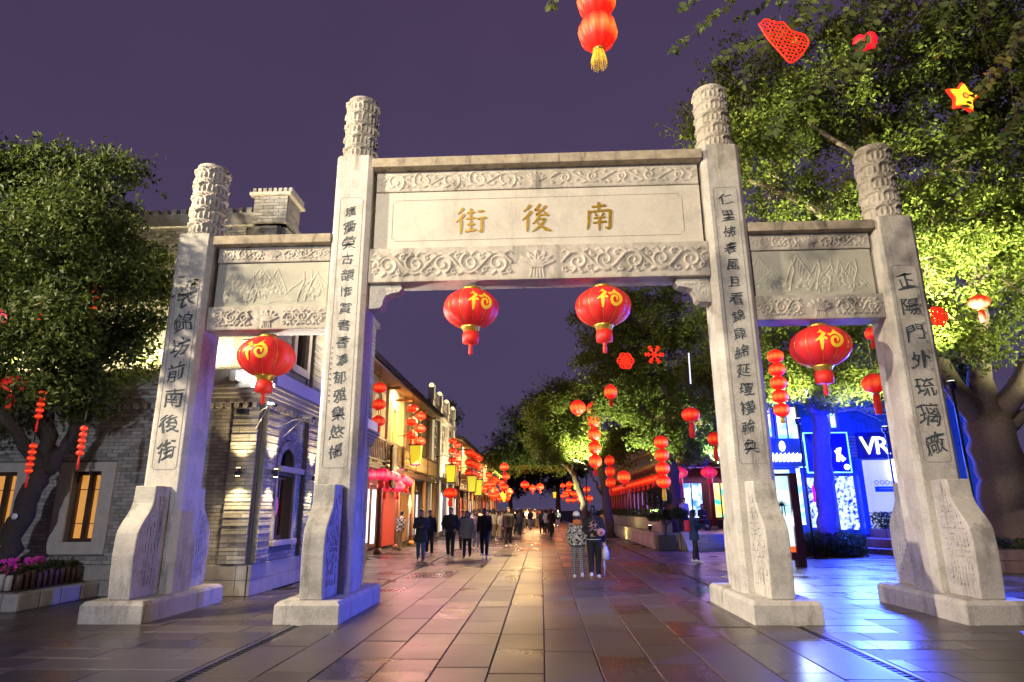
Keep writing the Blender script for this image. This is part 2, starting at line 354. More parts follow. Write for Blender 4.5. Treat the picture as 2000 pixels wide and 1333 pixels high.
def pave(name, x0, x1, y0, y1, along, wd, lens, m, count, skip=lambda x, y: False, gap=.011):
    """slabs in strips; the nearest `count` are objects, the rest one mesh"""
    b = MB(); b.box(x0, x1, y0, y1, -.085, -.035); base = b.build(name, M['joint']); base['kind'] = 'structure'
    L_ = []; a0, a1, t0, t1 = (x0, x1, y0, y1) if along == 'y' else (y0, y1, x0, x1)
    n = int(round((a1-a0)/wd)); wd = (a1-a0)/n
    for i in range(n):
        t = t0-random.random()*.8
        while t < t1:
            s_ = random.choice(lens); s_ = min(s_, t1-t+1e-6)
            if t+s_ > t0 and s_ > .15:
                tt = max(t, t0); q = t+s_-tt
                cx, cy, sx_, sy_ = (a0+(i+.5)*wd, tt+q/2, wd, q) if along == 'y' else (tt+q/2, a0+(i+.5)*wd, q, wd)
                if not skip(cx, cy): L_.append((cx, cy, sx_-gap, sy_-gap))
            t += s_
    def vis(s_):
        x, y = s_[0], s_[1]; q = np.array([x, y, 0])-CAM; w = q@FW
        if w < 1: return 1e9
        u, v = 1000+F*(q@RT)/w, 666.5-F*(q@UP)/w
        return w if -60 < u < 2060 and v < 1390 else 1e6+w
    L_.sort(key=vis); V, Fc, Rn = [], [], []; nv = 0
    for k, (cx, cy, sx_, sy_) in enumerate(L_):
        dz = random.uniform(-.004, .003); tx, ty = random.gauss(0, .0016), random.gauss(0, .0016)
        if k < count:
            o = bpy.data.objects.new('slab', slab_mesh(sx_, sy_, m)); COL.objects.link(o); o.parent = base
            o.location = (cx, cy, dz); o.rotation_euler = (tx, ty, 0)
        else:
            v, f = slab_geom(sx_, sy_); v[:, 2] += dz+v[:, 1]*tx-v[:, 0]*ty; v[:, 0] += cx; v[:, 1] += cy
            V.append(v); Fc.append(f+nv); nv += len(v); Rn += [random.random()]*len(v)
    if V:
        o = link('slab_field', np_mesh('slab_field', np.concatenate(V), np.concatenate(Fc), rnd=Rn), m, base); o['kind'] = 'stuff'
DX = 3.75
pave('street', -DX+.12, DX-.12, -2, 118, 'y', .6, (.8, 1., 1.2, 1.5), M['slab'], 170)
pave('pavement_left', -17, -DX-.12, 2, 80, 'x', .55, (1., 1.2, 1.4, .8), M['slab_side'], 70, skip=lambda x, y: (x < -6.15 and y > 13.7) or (x < -7.3 and y > 23))
pave('pavement_right', DX+.12, 19, 2, 60, 'x', .55, (1., 1.2, 1.4, .8), M['slab_side'], 75, skip=lambda x, y: (y > 28.4 and x > 4.9) or y > 40)
for s_, nm in ((-1, 'left'), (1, 'right')):
    b = MB(); X = s_*DX
    b.box(X-.125, X+.125, 2, 90, -.085, -.05)
    o = b.build('drain_'+nm, M['joint']); o['kind'] = 'structure'
    b = MB(); b.box(X-.125, X-.055, 2, 90, -.05, -.004); b.box(X+.055, X+.125, 2, 90, -.05, -.004); b.build('drain_edging', M['slab_side'], o, bevel=.006)
    b = MB()
    for k in range(260): b.box(X-.054, X+.054, 5+k*.11, 5.05+k*.11, -.046, -.014)
    b.build('drain_grate', M['metal_dark'], o, kind='stuff')

# ------------------------------------------------------------------ the stone gateway
GY = 11.6
gate = thing('stone_gateway', 'pale granite memorial gateway with four pillars and gold characters spanning the street', 'gateway', (0, GY, 0))
M['groove_shade'] = mat('line_shade_paint', (.26, .235, .21), .9)  # dark tone paints in the shade of a cut line
def relief_obj(name, R, y, x0, z0, m, parent, box):
    """a carved block: solid box behind, height-field front"""
    b = MB(); b.box(*box); blk = b.build(name, m, parent, bevel=.012)
    G_, f = R.sheet(y, x0, z0); o = link('carving', np_mesh('carving', G_-np.array(origin(parent)), f, smooth=True), m, blk); return blk
def scroll_beam(name, x0, x1, z0, z1, yf, yb, lobes, m, rel=.035, q=.022, lotus=True):
    w, h = x1-x0-.04, z1-z0-.04; R = Relief(w, h, .011 if w < 3 else .0125); c = w/2; amp = h*.3; g_ = h*.75 if lotus else .02
    R.vine(c-g_, .08, h/2, amp, lobes, q, rel); R.vine(c+g_, w-.08, h/2, amp, lobes, q, rel)
    if lotus: R.lotus(c, h*.5, h*.5, q*.85, rel)
    for sx_ in (0.06, w-.06): R.spiral(sx_, h*.5, h*.2, 1.1, 0, 1, q, rel)
    R.H *= np.clip(np.minimum(np.minimum(np.arange(R.nx), np.arange(R.nx)[::-1])[None, :], np.minimum(np.arange(R.nz), np.arange(R.nz)[::-1])[:, None])/3., 0, 1)
    return relief_obj(name, R, yf-.003, x0+.02, z0+.02, m, gate, (x0, x1, yf, yb, z0, z1))
def landscape(x0, x1, z0, z1, yf, yb, seed):
    rs = np.random.default_rng(seed); w, h = x1-x0-.04, z1-z0-.04; R = Relief(w, h, .0105)
    for k in range(9):                                     # mountains with hatched faces
        xc = rs.uniform(.1, w-.1); zt = h*rs.uniform(.55, .92); hw = rs.uniform(.14, .36)
        pk = [(xc-hw, h*.25), (xc-hw*.55, zt*.7), (xc-hw*.3, zt*.78), (xc, zt), (xc+hw*.35, zt*.75), (xc+hw*.6, zt*.6), (xc+hw, h*.22)]
        R.curve(pk, .013, .011)
        for j in range(5): R.curve([(xc+hw*(.05+.15*j), zt*(.9-.12*j)), (xc+hw*(.0+.1*j)-.03, zt*(.55-.08*j))], .008, .007)
    for k in range(6):                                     # pine clouds
        xc, zc = rs.uniform(.2, w-.2), h*rs.uniform(.18, .5)
        for j in range(14): R.dot(xc+rs.normal(0, .13), zc+rs.normal(0, .035), .04, .014)
        R.curve([(xc, zc), (xc+.03, zc-.14)], .013, .02)
    for k in range(14):                                    # water and slopes
        xa = rs.uniform(0, w-.5); za = h*rs.uniform(.04, .3); t = np.linspace(0, .5, 14); R.curve(np.stack([xa+t, za+.02*np.sin(t*14+k)], 1), .008, .012)
    for k in range(4):
        xa = rs.uniform(.2, w-.3); R.curve([(xa, h*.1), (xa+.05, h*.35), (xa+.12, h*.55), (xa+.1, h*.8)], .012, .02, .006)
    return relief_obj('landscape_panel', R, yf-.003, x0+.02, z0+.02, M['jade_stone'], gate, (x0, x1, yf, yb, z0, z1))
PH, CHM = .375, .085
def cloud_capital(cx, z0, hgt, name='cloud_capital'):
    Rr = .3; R = Relief(2*PI*Rr, hgt, .0135); W_ = 2*PI*Rr; rows = 5; rh = (hgt-.1)/rows
    for j in range(rows):
        zb = .08+j*rh
        for k in range(22):                                # pleats under each cloud band
            x = (k+.5)*W_/22; R.curve([(x, zb+.01), (x+.006, zb+rh*.42)], .019, .04)
        for k in range(6):
            x = (k+.5*(j % 2)+.25)*W_/6
            for dx in (0, -W_, W_):
                a = np.linspace(PI*.98, .05, 12); R.curve(np.stack([x+dx+W_/12*np.cos(a), zb+rh*.44+rh*.2*np.sin(a)*1.0], 1), .024, .07)
                R.spiral(x+dx+.05, zb+rh*.72, rh*.19, 1.2, PI, -1 if k % 2 else 1, .017, .07)
                R.curve([(x+dx-.1, zb+rh*.62), (x+dx-.02, zb+rh*.85), (x+dx+.12, zb+rh*.8), (x+dx+.2, zb+rh*.62)], .02, .055, .01)
                R.dot(x+dx-.09, zb+rh*.66, .03, .04)
    R.curve([(0, .03), (W_, .03)], .03, .05)
    for k in range(40): R.dot((k+.5)*W_/40, .03, .026, .062)
    R.H[-3:] *= np.array([.8, .5, .2])[:, None]
    G_, f = R.roll(Rr, (cx, GY), z0)
    og = np.array(origin(gate)); o = link(name, np_mesh(name, G_-og, f, smooth=True), M['granite_carved'], gate)
    b = MB(); b.lathe([(Rr-.01, z0), (Rr-.01, z0+hgt-.005), (Rr-.06, z0+hgt+.012), (.02, z0+hgt+.016)], (cx, GY, 0), 40); b.build('core', M['granite_carved'], o)
    return o
def meander(b, x, y0, y1, z0, z1, sgn, clip, seed):
    """fret relief on a drum stone's side: little raised bars on a lattice"""
    rs = random.Random(seed); c = .085; ny, nz = int((y1-y0)/c), int((z1-z0)/c)
    for j in range(nz):
        for i in range(ny):
            y, z = y0+i*c, z0+j*c
            if not clip(y, z) or not clip(y+c, z+c): continue
            k = rs.random()
            if k < .62: b.box(*sorted((x, x+sgn*.014)), y, y+c*(1 if rs.random() < .7 else .6), z, z+.02)
            if rs.random() < .55: b.box(*sorted((x, x+sgn*.012)), y, y+.02, z, z+c)
def pillar(cx, top, chars, chz, size, seed, frame):
    p = MB(); a, c = PH, CHM; oct_ = [(-a+c, -a), (a-c, -a), (a, -a+c), (a, a-c), (a-c, a), (-a+c, a), (-a, a-c), (-a, -a+c)]
    p.prism([(cx+x, GY+y) for x, y in oct_], 'z', .32, top); P_ = p.build('pillar', M['granite'], gate, bevel=.012)
    b = MB(); hw, hl, ch = .515, 1.29, .05
    for z0_, z1_, q in ((0, .27, 0), (.27, .33, 1)):
        pass
    x0, x1, y0, y1 = cx-hw, cx+hw, GY-hl, GY+hl
    b._add([(x0, y0, -.05), (x1, y0, -.05), (x1, y1, -.05), (x0, y1, -.05), (x0, y0, .27), (x1, y0, .27), (x1, y1, .27), (x0, y1, .27),
            (x0+ch, y0+ch, .33), (x1-ch, y0+ch, .33), (x1-ch, y1-ch, .33), (x0+ch, y1-ch, .33)],
           [(0, 1, 5, 4), (1, 2, 6, 5), (2, 3, 7, 6), (3, 0, 4, 7), (4, 5, 9, 8), (5, 6, 10, 9), (6, 7, 11, 10), (7, 4, 8, 11), (8, 9, 10, 11), (3, 2, 1, 0)])
    b.build('base_stone', M['granite'], gate, bevel=.015)
    cloud_capital(cx, top-.002, 1.45 if top > 8 else 1.6)
    pf = GY-PH
    prof = [(0, 2.12), (.45, 2.12), (.46, 1.9)]+[(.46+.34*(.5-.5*math.cos(PI*t)), 1.9-.62*t) for t in np.linspace(.1, 1, 9)]+[(.815, 1.0), (.79, .6), (.765, .33), (0, .33)]
    for sg in (-1, 1):                                     # front and back clamp stones
        dd = MB(); yb = GY+sg*(PH-.005); dd.prism([(yb+sg*d, z) for d, z in (prof if sg == 1 else prof[::-1])], 'x', cx-.185, cx+.185)
        st = dd.build('drum_stone', M['granite'], gate, bevel=.018)
        zz = np.array([q[1] for q in prof[1:-1]])[::-1]; dpt = np.array([q[0] for q in prof[1:-1]])[::-1]
        clip = lambda y, z: .04 < (y-yb)*sg < np.interp(z, zz, dpt)-.07 and .42 < z < 2.03
        for sd_ in (-1, 1):
            fr = MB(); lo, hi = (yb-.8, yb) if sg < 0 else (yb, yb+.8); meander(fr, cx+sd_*.184, lo, hi, .42, 2.05, sd_, clip, seed+sg+sd_*3)
            fr.build('fretwork', M['granite'], st, kind='stuff')
    # raised frame round the inscription, its dark tone standing for shade
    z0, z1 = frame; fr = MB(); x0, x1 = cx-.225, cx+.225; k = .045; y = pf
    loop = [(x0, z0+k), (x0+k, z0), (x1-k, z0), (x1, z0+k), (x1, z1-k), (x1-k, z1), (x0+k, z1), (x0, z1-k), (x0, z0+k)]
    fr.ribbon(loop, [.0055]*9, .003, lambda x, z, h: (x, y-.001-h, z)); fr.build('frame_line', M['groove_shade'], P_)
    n = len(chars)
    for i, ch_ in enumerate(chars):
        z = chz[0]+(chz[1]-chz[0])*i/(n-1)
        text(ch_, size*random.uniform(.9, 1.1), (cx+random.uniform(-.015, .015), pf-.0045, z), M['ink'], P_, brush=1.1)
    return P_
PL = {}
PL['LI'] = pillar(-3.65, 8.64, '廣衢榮古韻惟賞書香濃郁雅樂悠揚', (7.39, 2.72), .25, 1, (2.42, 7.69))
PL['RI'] = pillar(3.65, 8.64, '仁里拂春風且看錦肆綿延瓊樓輪奐', (7.44, 2.72), .25, 11, (2.42, 7.69))
PL['LO'] = pillar(-6.75, 7.01, '衣錦坊前南後街', (5.65, 2.76), .36, 21, (2.42, 6.0))
PL['RO'] = pillar(6.75, 7.01, '正陽門外琉璃廠', (5.69, 2.74), .38, 31, (2.42, 6.0))
for k, cx, sd_, z0, n in (('LI', -3.65, -1, 3.6, 11), ('RO', 6.75, 1, 4.0, 10)):          # tiny worn signature marks, too small to read
    b = MB()
    for i in range(n):
        z = z0+i*(.1 if k == 'LI' else .17); x = cx+sd_*(.185 if k == 'LI' else .19); s_ = .018 if k == 'LI' else .028
        for j in range(3): b.ribbon([(x-s_+random.uniform(-.01, .01), z+j*s_*.8), (x+s_*.8, z+j*s_*.8+random.uniform(-.01, .01))], [.004, .003], .002, lambda X, Z, h: (X, GY-PH-.002-h, Z))
    b.build('signature_mark', M['ink'], PL[k], kind='stuff')
# centre bay
XI = 3.65-PH
M['cap_stain'] = mat('stained_cap_stone', (.36, .30, .22), .85, noise=.3, nscale=6, bump=.4, streak=.75)
def cap(x0, x1, z0, z1, hw):
    b = MB(); b.box(x0, x1, GY-hw, GY+hw, z0, z1); b.build('cap_stone', M['cap_stain'], gate, bevel=.015)
cap(-XI+.002, XI-.002, 8.33, 8.53, .42)
scroll_beam('frieze_block', -XI+.06, XI-.06, 7.885, 8.325, GY-.2, GY+.2, 5, M['granite_carved'], rel=.03, q=.02)
b = MB(); b.box(-XI+.05, XI-.05, GY-.165, GY+.165, 6.64, 7.88); plq = b.build('name_plaque', M['granite_panel'], gate, bevel=.008)
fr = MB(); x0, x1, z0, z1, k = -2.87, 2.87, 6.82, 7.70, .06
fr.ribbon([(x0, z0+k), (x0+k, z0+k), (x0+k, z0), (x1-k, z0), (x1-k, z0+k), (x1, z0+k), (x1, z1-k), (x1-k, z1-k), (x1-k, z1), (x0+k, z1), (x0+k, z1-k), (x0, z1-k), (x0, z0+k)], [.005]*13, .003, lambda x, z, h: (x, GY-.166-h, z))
fr.build('frame_line', M['groove_shade'], plq)
STROKES = {
 '南': [([(.26, .85), (.5, .87), (.76, .90)], [.04, .028, .045]), ([(.51, 1.03), (.5, .85), (.49, .69)], [.05, .036, .03]), ([(.17, .72), (.15, .45), (.13, .2), (.08, .0)], [.05, .038, .036, .02]),
        ([(.14, .66), (.5, .69), (.84, .72), (.9, .68), (.87, .4), (.86, .12), (.8, .02), (.68, .1)], [.035, .03, .04, .052, .042, .045, .042, .01]),
        ([(.36, .62), (.42, .5)], [.02, .04]), ([(.68, .62), (.58, .5)], [.04, .02]), ([(.31, .42), (.5, .44), (.72, .46)], [.03, .026, .036]), ([(.27, .25), (.5, .27), (.76, .29)], [.03, .026, .036]), ([(.51, .46), (.5, .2), (.49, -.04)], [.04, .036, .02])],
 '後': [([(.3, 1.0), (.2, .86), (.05, .74)], [.05, .036, .01]), ([(.33, .76), (.2, .57), (.0, .42)], [.05, .038, .01]), ([(.2, .55), (.19, .3), (.17, -.02)], [.036, .04, .025]),
        ([(.64, 1.02), (.52, .86), (.44, .78), (.66, .80)], [.045, .03, .03, .03]), ([(.84, .95), (.66, .74), (.46, .6), (.7, .6), (.84, .63)], [.045, .032, .03, .03, .02]), ([(.76, .74), (.9, .56)], [.02, .045]),
        ([(.6, .55), (.5, .4), (.36, .27)], [.04, .032, .01]), ([(.5, .43), (.66, .45), (.8, .45), (.68, .25), (.5, .08), (.34, -.02)], [.025, .026, .04, .034, .026, .008]), ([(.48, .36), (.66, .18), (.84, .05), (1.02, .0)], [.02, .032, .05, .015])],
 '街': [([(.22, 1.0), (.14, .88), (.02, .76)], [.045, .034, .01]), ([(.26, .77), (.14, .6), (-.04, .46)], [.045, .036, .01]), ([(.14, .56), (.14, .3), (.12, .0)], [.035, .038, .022]),
        ([(.34, .80), (.62, .83)], [.03, .034]), ([(.48, .98), (.47, .6)], [.036, .03]), ([(.31, .58), (.64, .61)], [.03, .032]), ([(.35, .36), (.61, .38)], [.03, .032]), ([(.48, .54), (.47, .12)], [.034, .03]), ([(.27, .1), (.5, .13), (.66, .17)], [.03, .03, .036]),
        ([(.72, .84), (.93, .87)], [.03, .036]), ([(.68, .57), (.85, .59), (1.02, .61)], [.03, .028, .04]), ([(.86, .58), (.86, .3), (.85, .08), (.74, .12)], [.036, .036, .042, .01])]}
def smooth_stroke(p, w):
    p = np.array(p, float); t = np.linspace(0, 1, len(p)); tt = np.linspace(0, 1, len(p)*4); q = np.stack([np.interp(tt, t, p[:, 0]), np.interp(tt, t, p[:, 1])], 1); ww = np.interp(tt, t, w)
    q[1:-1] = (q[:-2]+2*q[1:-1]+q[2:])/4; ww[0] *= .45; ww[-1] *= .5; return q, ww
def brush_char(ch, size, cx, y, cz, m, parent, thick=.012):
    b = MB()
    for i, (p, w) in enumerate(STROKES[ch]):
        q, ww = smooth_stroke(p, w); b.ribbon((q-.5)*size, ww*size*1.2, thick+i*.0004, lambda x, z, h: (cx+x, y-h, cz+z))
    return b.build('character', m, parent)
for ch, x, z in (('街', -1.29, 7.22), ('後', 0., 7.25), ('南', 1.23, 7.25)):
    brush_char(ch, .57, x, GY-.167, z, M['gold_paint'], plq)['label'] = 'gold painted character ' + ch
scroll_beam('carved_beam', -XI+.004, XI-.004, 5.93, 6.632, GY-.27, GY+.27, 5, M['granite_carved'], rel=.045, q=.034)
for s_ in (-1, 1):
    b = MB(); pr_ = [(3.274, 5.925), (2.66, 5.925), (2.62, 5.85), (2.68, 5.77), (2.82, 5.745), (2.94, 5.70), (2.99, 5.6), (3.0, 5.5), (3.05, 5.45), (3.274, 5.43)]
    pr_ = [(s_*x, z) for x, z in pr_]; b.prism(pr_ if s_ < 0 else pr_[::-1], 'y', GY-.15, GY+.15); br = b.build('bracket', M['granite'], gate, bevel=.012)
    R = Relief(.52, .38, .011)
    for x, z, r in ((.1, .28, .06), (.24, .3, .05), (.4, .28, .06), (.42, .12, .05), (.32, .2, .05)): R.spiral(x if s_ > 0 else .52-x, z, r, 1.3, .5, s_, .011, .016)
    mask = lambda x, z: z > .26 or abs(x) > 3.0
    G_, f = R.sheet(GY-.152, (2.72 if s_ > 0 else -3.24), 5.5)
    keep = [i for i, q in enumerate(f) if all((G_[k][2] > 5.79 or abs(G_[k][0]) > 3.04) for k in q)]
    link('carving', np_mesh('carving', G_-np.array(origin(gate)), f[keep], smooth=True), M['granite'], br)
# side bays
XA, XB = 3.65+PH, 6.75-PH
for s_ in (-1, 1):
    x0, x1 = sorted((s_*(XA+.003), s_*(XB-.003)))
    cap(x0, x1, 6.765, 6.95, .36)
    scroll_beam('frieze_block', x0+.05, x1-.05, 6.44, 6.755, GY-.19, GY+.19, 3, M['granite_carved'], rel=.024, q=.016)
    landscape(x0+.05, x1-.05, 5.515, 6.435, GY-.15, GY+.15, 5+s_)
    scroll_beam('carved_beam', x0, x1, 5.04, 5.51, GY-.24, GY+.24, 3, M['granite_carved'], rel=.038, q=.024)

# ------------------------------------------------------------------ unseen flood lamps on poles, added to supply light on the gate's face
def added_flood_pole(x, y, h, aim, power, col, label, spot=75, size=.25, n=1):
    t = thing('added_floodlight_pole', label, 'floodlight', (x, y, 0))
    b = MB(); b.tube([(x, y, 0), (x, y, .3)], .13, 12).tube([(x, y, .3), (x, y, h)], [.08, .05], 12); b.build('pole', M['metal_dark'], t)
    d = (Vector(aim)-Vector((x, y, h))).normalized(); a = Vector((x, y, h+.12)); c = a+d*.22
    b = MB(); b.cbox((a.x, a.y, a.z), (.42, .26, .34), rz=math.atan2(-d.x, d.y)); hd = b.build('lamp_head', M['metal_dark'], t, bevel=.02)
    light('SPOT', 'lamp_light', c, power, col, t, aim, size, spot, .45)
    return t
WARM = (1, .83, .58); COOL = (.86, .88, 1.)
added_flood_pole(-15.2, 5.2, 9.6, (-.5, 11.6, 5.8), 18500, (1, .84, .58), 'tall added floodlight pole standing left of the approach to the gateway', spot=68)
added_flood_pole(-5.5, -5.5, 11.2, (2.2, 11.6, 6.6), 11000, (1, .86, .63), 'shorter added floodlight pole standing on the pavement left of the approach', spot=46)
added_flood_pole(-6.2, -5.5, 3.6, (-6.0, 11.6, 1.4), 3600, (.84, .88, 1.), 'low added floodlight pole standing on the street behind the viewer', spot=92)

# ------------------------------------------------------------------ brick house on the left corner
def atX(u, v, X):
    d = ray(u, v); return CAM+d*X/d[0]
BR = []                                                     # (centre, facing, length, height, depth)
def bricks(face, plane, a0, a1, z0, z1, holes=(), L_=.235, h=.066, proud=.016, mortar=.012, jag=.003, arch=None):
    """running bond on a plane; face 'f' looks to -Y (a = X), 's' looks to +X (a = Y)"""
    n = int((z1-z0)/(h+mortar)); hh = (z1-z0)/n
    for j in range(n):
        z = z0+(j+.5)*hh; a = a0-(.5*(L_+mortar) if j % 2 else 0)
        while a < a1-.03:
            p, q = max(a, a0), min(a+L_, a1); a += L_+mortar
            segs = [(p, q)]
            for (h0, h1, y0, y1) in holes:
                if y0-hh*.3 < z < y1+hh*.3: segs = [s_ for (c, d) in segs for s_ in ((c, min(d, h0-.005)), (max(c, h1+.005), d)) if s_[1]-s_[0] > .03]
            if arch and (z > arch[2]):
                r = math.sqrt(max(0, arch[1]**2-(z-arch[2])**2)); segs = [s_ for (c, d) in segs for s_ in ((c, min(d, arch[0]-r)), (max(c, arch[0]+r), d)) if s_[1]-s_[0] > .03]
            for (c, d) in segs:
                e = proud+random.uniform(-jag, jag); m_ = (c+d)/2
                BR.append(((m_, plane-e/2, z) if face == 'f' else (plane+e/2, m_, z), face, d-c, hh-mortar, e))
def wall(b, face, plane, thick, a0, a1, z0, z1, holes=()):
    As = sorted({a0, a1, *[h for q in holes for h in q[:2]]}); Zs = sorted({z0, z1, *[h for q in holes for h in q[2:]]})
    As = [a for a in As if a0 <= a <= a1]; Zs = [z for z in Zs if z0 <= z <= z1]
    for a, c in zip(As, As[1:]):
        for z, d in zip(Zs, Zs[1:]):
            m_, k = (a+c)/2, (z+d)/2
            if any(h[0] < m_ < h[1] and h[2] < k < h[3] for h in holes): continue
            if face == 'f': b.box(a, c, plane, plane+thick, z, d)
            else: b.box(plane-thick, plane, a, c, z, d)
HY, HX = 13.65, -6.1
house = thing('brick_house', 'grey brick corner house with rusticated pilasters lit by wall lights', 'house', (-10, 16, 0))
Wn = [(-10.2, -9.55, 1.08, 2.55), (-12.15, -11.45, 1.08, 2.55)]                # front windows
Sw = [(14.62, 15.62, 1.05, 2.5), (17.35, 18.35, 1.05, 2.5), (19.8, 20.8, 1.05, 2.5)]      # side windows (Y)
w = MB(); wall(w, 'f', HY, .3, -19, HX-.02, 0, 8.3, Wn); wall(w, 's', HX, .3, HY+.301, 22.6, 0, 8.3, Sw+[(a+.1, b-.1, 2.7, 3.35) for a, b, _, _ in Sw]+[(15.0, 15.75, 5.2, 7.6), (17.4, 18.3, 5.2, 7.6), (19.9, 20.7, 5.2, 7.6)])
w.build('wall', M['mortar'], house)
b = MB(); b.box(-18.9, HX-.32, 22.3, 22.59, 0, 8.3); b.box(-18.9, -18.6, HY+.3, 22.3, 0, 8.3); b.build('rear_wall', M['mortar'], house)
b = MB(); b.box(-18.9, -6.4, 14, 22.5, 8.1, 8.28); b.build('roof', M['tile'], house)
for a in np.arange(-19, HX-.2, 1.15):                       # plinth stones
    for z0, z1 in ((0, .31), (.31, .62)):
        b = MB(); b.box(a+.004, min(a+1.146, HX-.02), HY-.07, HY-.001, z0+.003, z1-.003); b.build('plinth_stone', M['plinth'], house, bevel=.008)
for a in np.arange(HY, 22.5, 1.12):
    for z0, z1 in ((0, .31), (.31, .62)):
        b = MB(); b.box(HX+.001, HX+.07, a+.004-(.069 if a == HY else 0), min(a+1.116, 22.6), z0+.003, z1-.003); b.build('plinth_stone', M['plinth'], house, bevel=.008)
bricks('f', HY, -15.2, -6.75, .63, 3.9, [(a-.3, b_+.3, c-.25, d+.22) for a, b_, c, d in Wn])
bricks('f', HY, -13, -6.95, 4.75, 8.3)
for (y0, y1, zz, r) in [(14.3, 16.1, Sw[0], 0), (16.95, 18.75, Sw[1], 0), (19.45, 21.2, Sw[2], 0)]:
    yc = (zz[0]+zz[1])/2
    bricks('s', HX, y0, y1, .63, 3.9, [(zz[0]-.17, zz[1]+.17, zz[2]-.2, zz[3]+.2)], arch=(yc, .62, 2.7))
    # brick arch of radial bricks above the window
    n = 17; b = MB()
    for k in range(n):
        a = PI*(k+.5)/n; c = math.cos(a)*.52; s_ = math.sin(a)*.52
        q = MB(); q.cbox((HX+.02, yc+c, 2.7+s_), (.05, .085, .19), rx=a-PI/2+PI); q.build('arch_brick', M['brick'], house)
    b.box(HX-.25, HX-.2, yc-.42, yc+.42, 2.7, 3.2); b.build('arch_window', M['glass_dark'], house)
    lb = MB(); lb.box(HX+.002, HX+.2, zz[0]-.22, zz[1]+.22, 2.56, 2.69); lb.build('lintel', M['trim'], house, bevel=.01)
    for y in (zz[0]-.12, zz[1]):
        lb = MB(); lb.box(HX+.002, HX+.06, y, y+.12, 1.05, 2.56); lb.build('window_jamb', M['trim'], house, bevel=.008)
    lb = MB(); lb.box(HX+.002, HX+.14, zz[0]-.2, zz[1]+.2, .93, 1.048); lb.build('window_sill', M['trim'], house, bevel=.01)
    lb = MB(); lb.box(HX-.26, HX-.22, zz[0], zz[1], 1.05, 2.5); pn = lb.build('window', M['glass_dark'], house)
    lb = MB()
    for y in np.linspace(zz[0], zz[1], 4): lb.box(HX-.219, HX-.17, y-.025, y+.025, 1.05, 2.5)
    lb.box(HX-.218, HX-.175, zz[0], zz[1], 1.06, 1.13); lb.box(HX-.218, HX-.175, zz[0], zz[1], 2.42, 2.49); lb.build('window_frame', M['wood'], pn)
M['pink_lit'] = glow('pink_display', (.8, .12, .3), .5)
b = MB(); b.ball((HX-.16, 15.1, 1.8), (.02, .14, .24), 10, 6); b.build('window_ornament', M['pink_lit'], house)
def rustic(face, plane, a0, a1, z0, z1, proud=.1):
    """pilaster of brick courses, every other course standing proud"""
    b = MB()
    if face == 'f': b.box(a0, a1, plane-proud, plane-.001, z0, z1)
    else: b.box(plane+.001, plane+proud, a0, a1, z0, z1)
    b.build('pilaster', M['mortar'], house)
    n = int((z1-z0)/.082)
    for j in range(n):
        e = .034 if j % 2 else .02; z = z0+(j+.5)*(z1-z0)/n; cuts = [a0-.0, (a0+a1)/2+(.12 if (j//2) % 2 else -.12), a1]
        for c, d in zip(cuts, cuts[1:]):
            m_ = (c+d)/2; BR.append(((m_, plane-proud-e/2, z) if face == 'f' else (plane+proud+e/2, m_, z), face, d-c-.008, (z1-z0)/n-.012, e))
for z0, z1 in ((.63, 3.9), (4.78, 8.25)):
    rustic('f', HY, -6.72, -6.15, z0, z1)
    for y0, y1 in ((13.64, 14.24), (16.14, 16.86), (18.8, 19.4), (21.3, 22.1)): rustic('s', HX, y0, y1, z0, z1)
    rustic('f', HY, -13.6, -13.0, z0, z1)
# cornice between the storeys: dentils and stepped courses
for i, (z0, z1, e) in enumerate(((4.02, 4.12, .14), (4.12, 4.2, .2), (4.2, 4.3, .27), (4.3, 4.38, .33))):
    b = MB(); b.prism([(-19, HY-e), (HX+e, HY-e), (HX+e, 22.6), (HX-.05, 22.6), (HX-.05, HY+.05), (-19, HY+.05)][::1], 'z', z0+.002, z1-.002); b.build('cornice_course', M['brick'], house)
b = MB()
for k in range(62): b.box(-19+k*.208, -18.9+k*.208, HY-.15, HY-.002, 3.9, 4.018)
for k in range(44): b.box(HX+.002, HX+.15, HY+k*.205, HY+.1+k*.205, 3.9, 4.018)
b.build('dentil_row', M['brick'], house, kind='stuff')
b = MB(); b.box(-19, HX+.24, HY-.24, HY-.002, 4.385, 4.74); b.build('string_band', M['brick'], house, bevel=.01)
b = MB(); b.box(HX+.002, HX+.24, HY+.0, 22.6, 4.385, 4.74); b.build('white_band', M['white'], house, bevel=.01)
for (y0, y1) in ((15.0, 15.75), (17.4, 18.3), (19.9, 20.7)):     # upper windows in pale surrounds
    for a, c, d, e in ((y0-.2, y0, 5.0, 7.8), (y1, y1+.2, 5.0, 7.8), (y0, y1, 7.6, 7.8), (y0, y1, 5.0, 5.2)):
        b = MB(); b.box(HX+.002, HX+.1, a, c, d, e); b.build('upper_surround', M['trim'], house, bevel=.01)
    b = MB(); b.box(HX-.2, HX-.15, y0, y1, 5.2, 7.6); wd_ = b.build('upper_window', M['glass_dark'], house)
    for a in (y0+.03, (y0+y1)/2, y1-.03):
        b = MB(); b.box(HX-.149, HX-.08, a-.03, a+.03, 5.2, 7.6); b.build('window_bar', M['wood_dark'], wd_)
for y0, y1 in ((14.3, 14.75), (15.98, 16.1), (16.9, 17.2), (18.5, 18.78), (19.45, 19.68), (20.92, 21.25)): bricks('s', HX, y0, y1, 4.78, 8.2, L_=.28, h=.11, proud=.045)
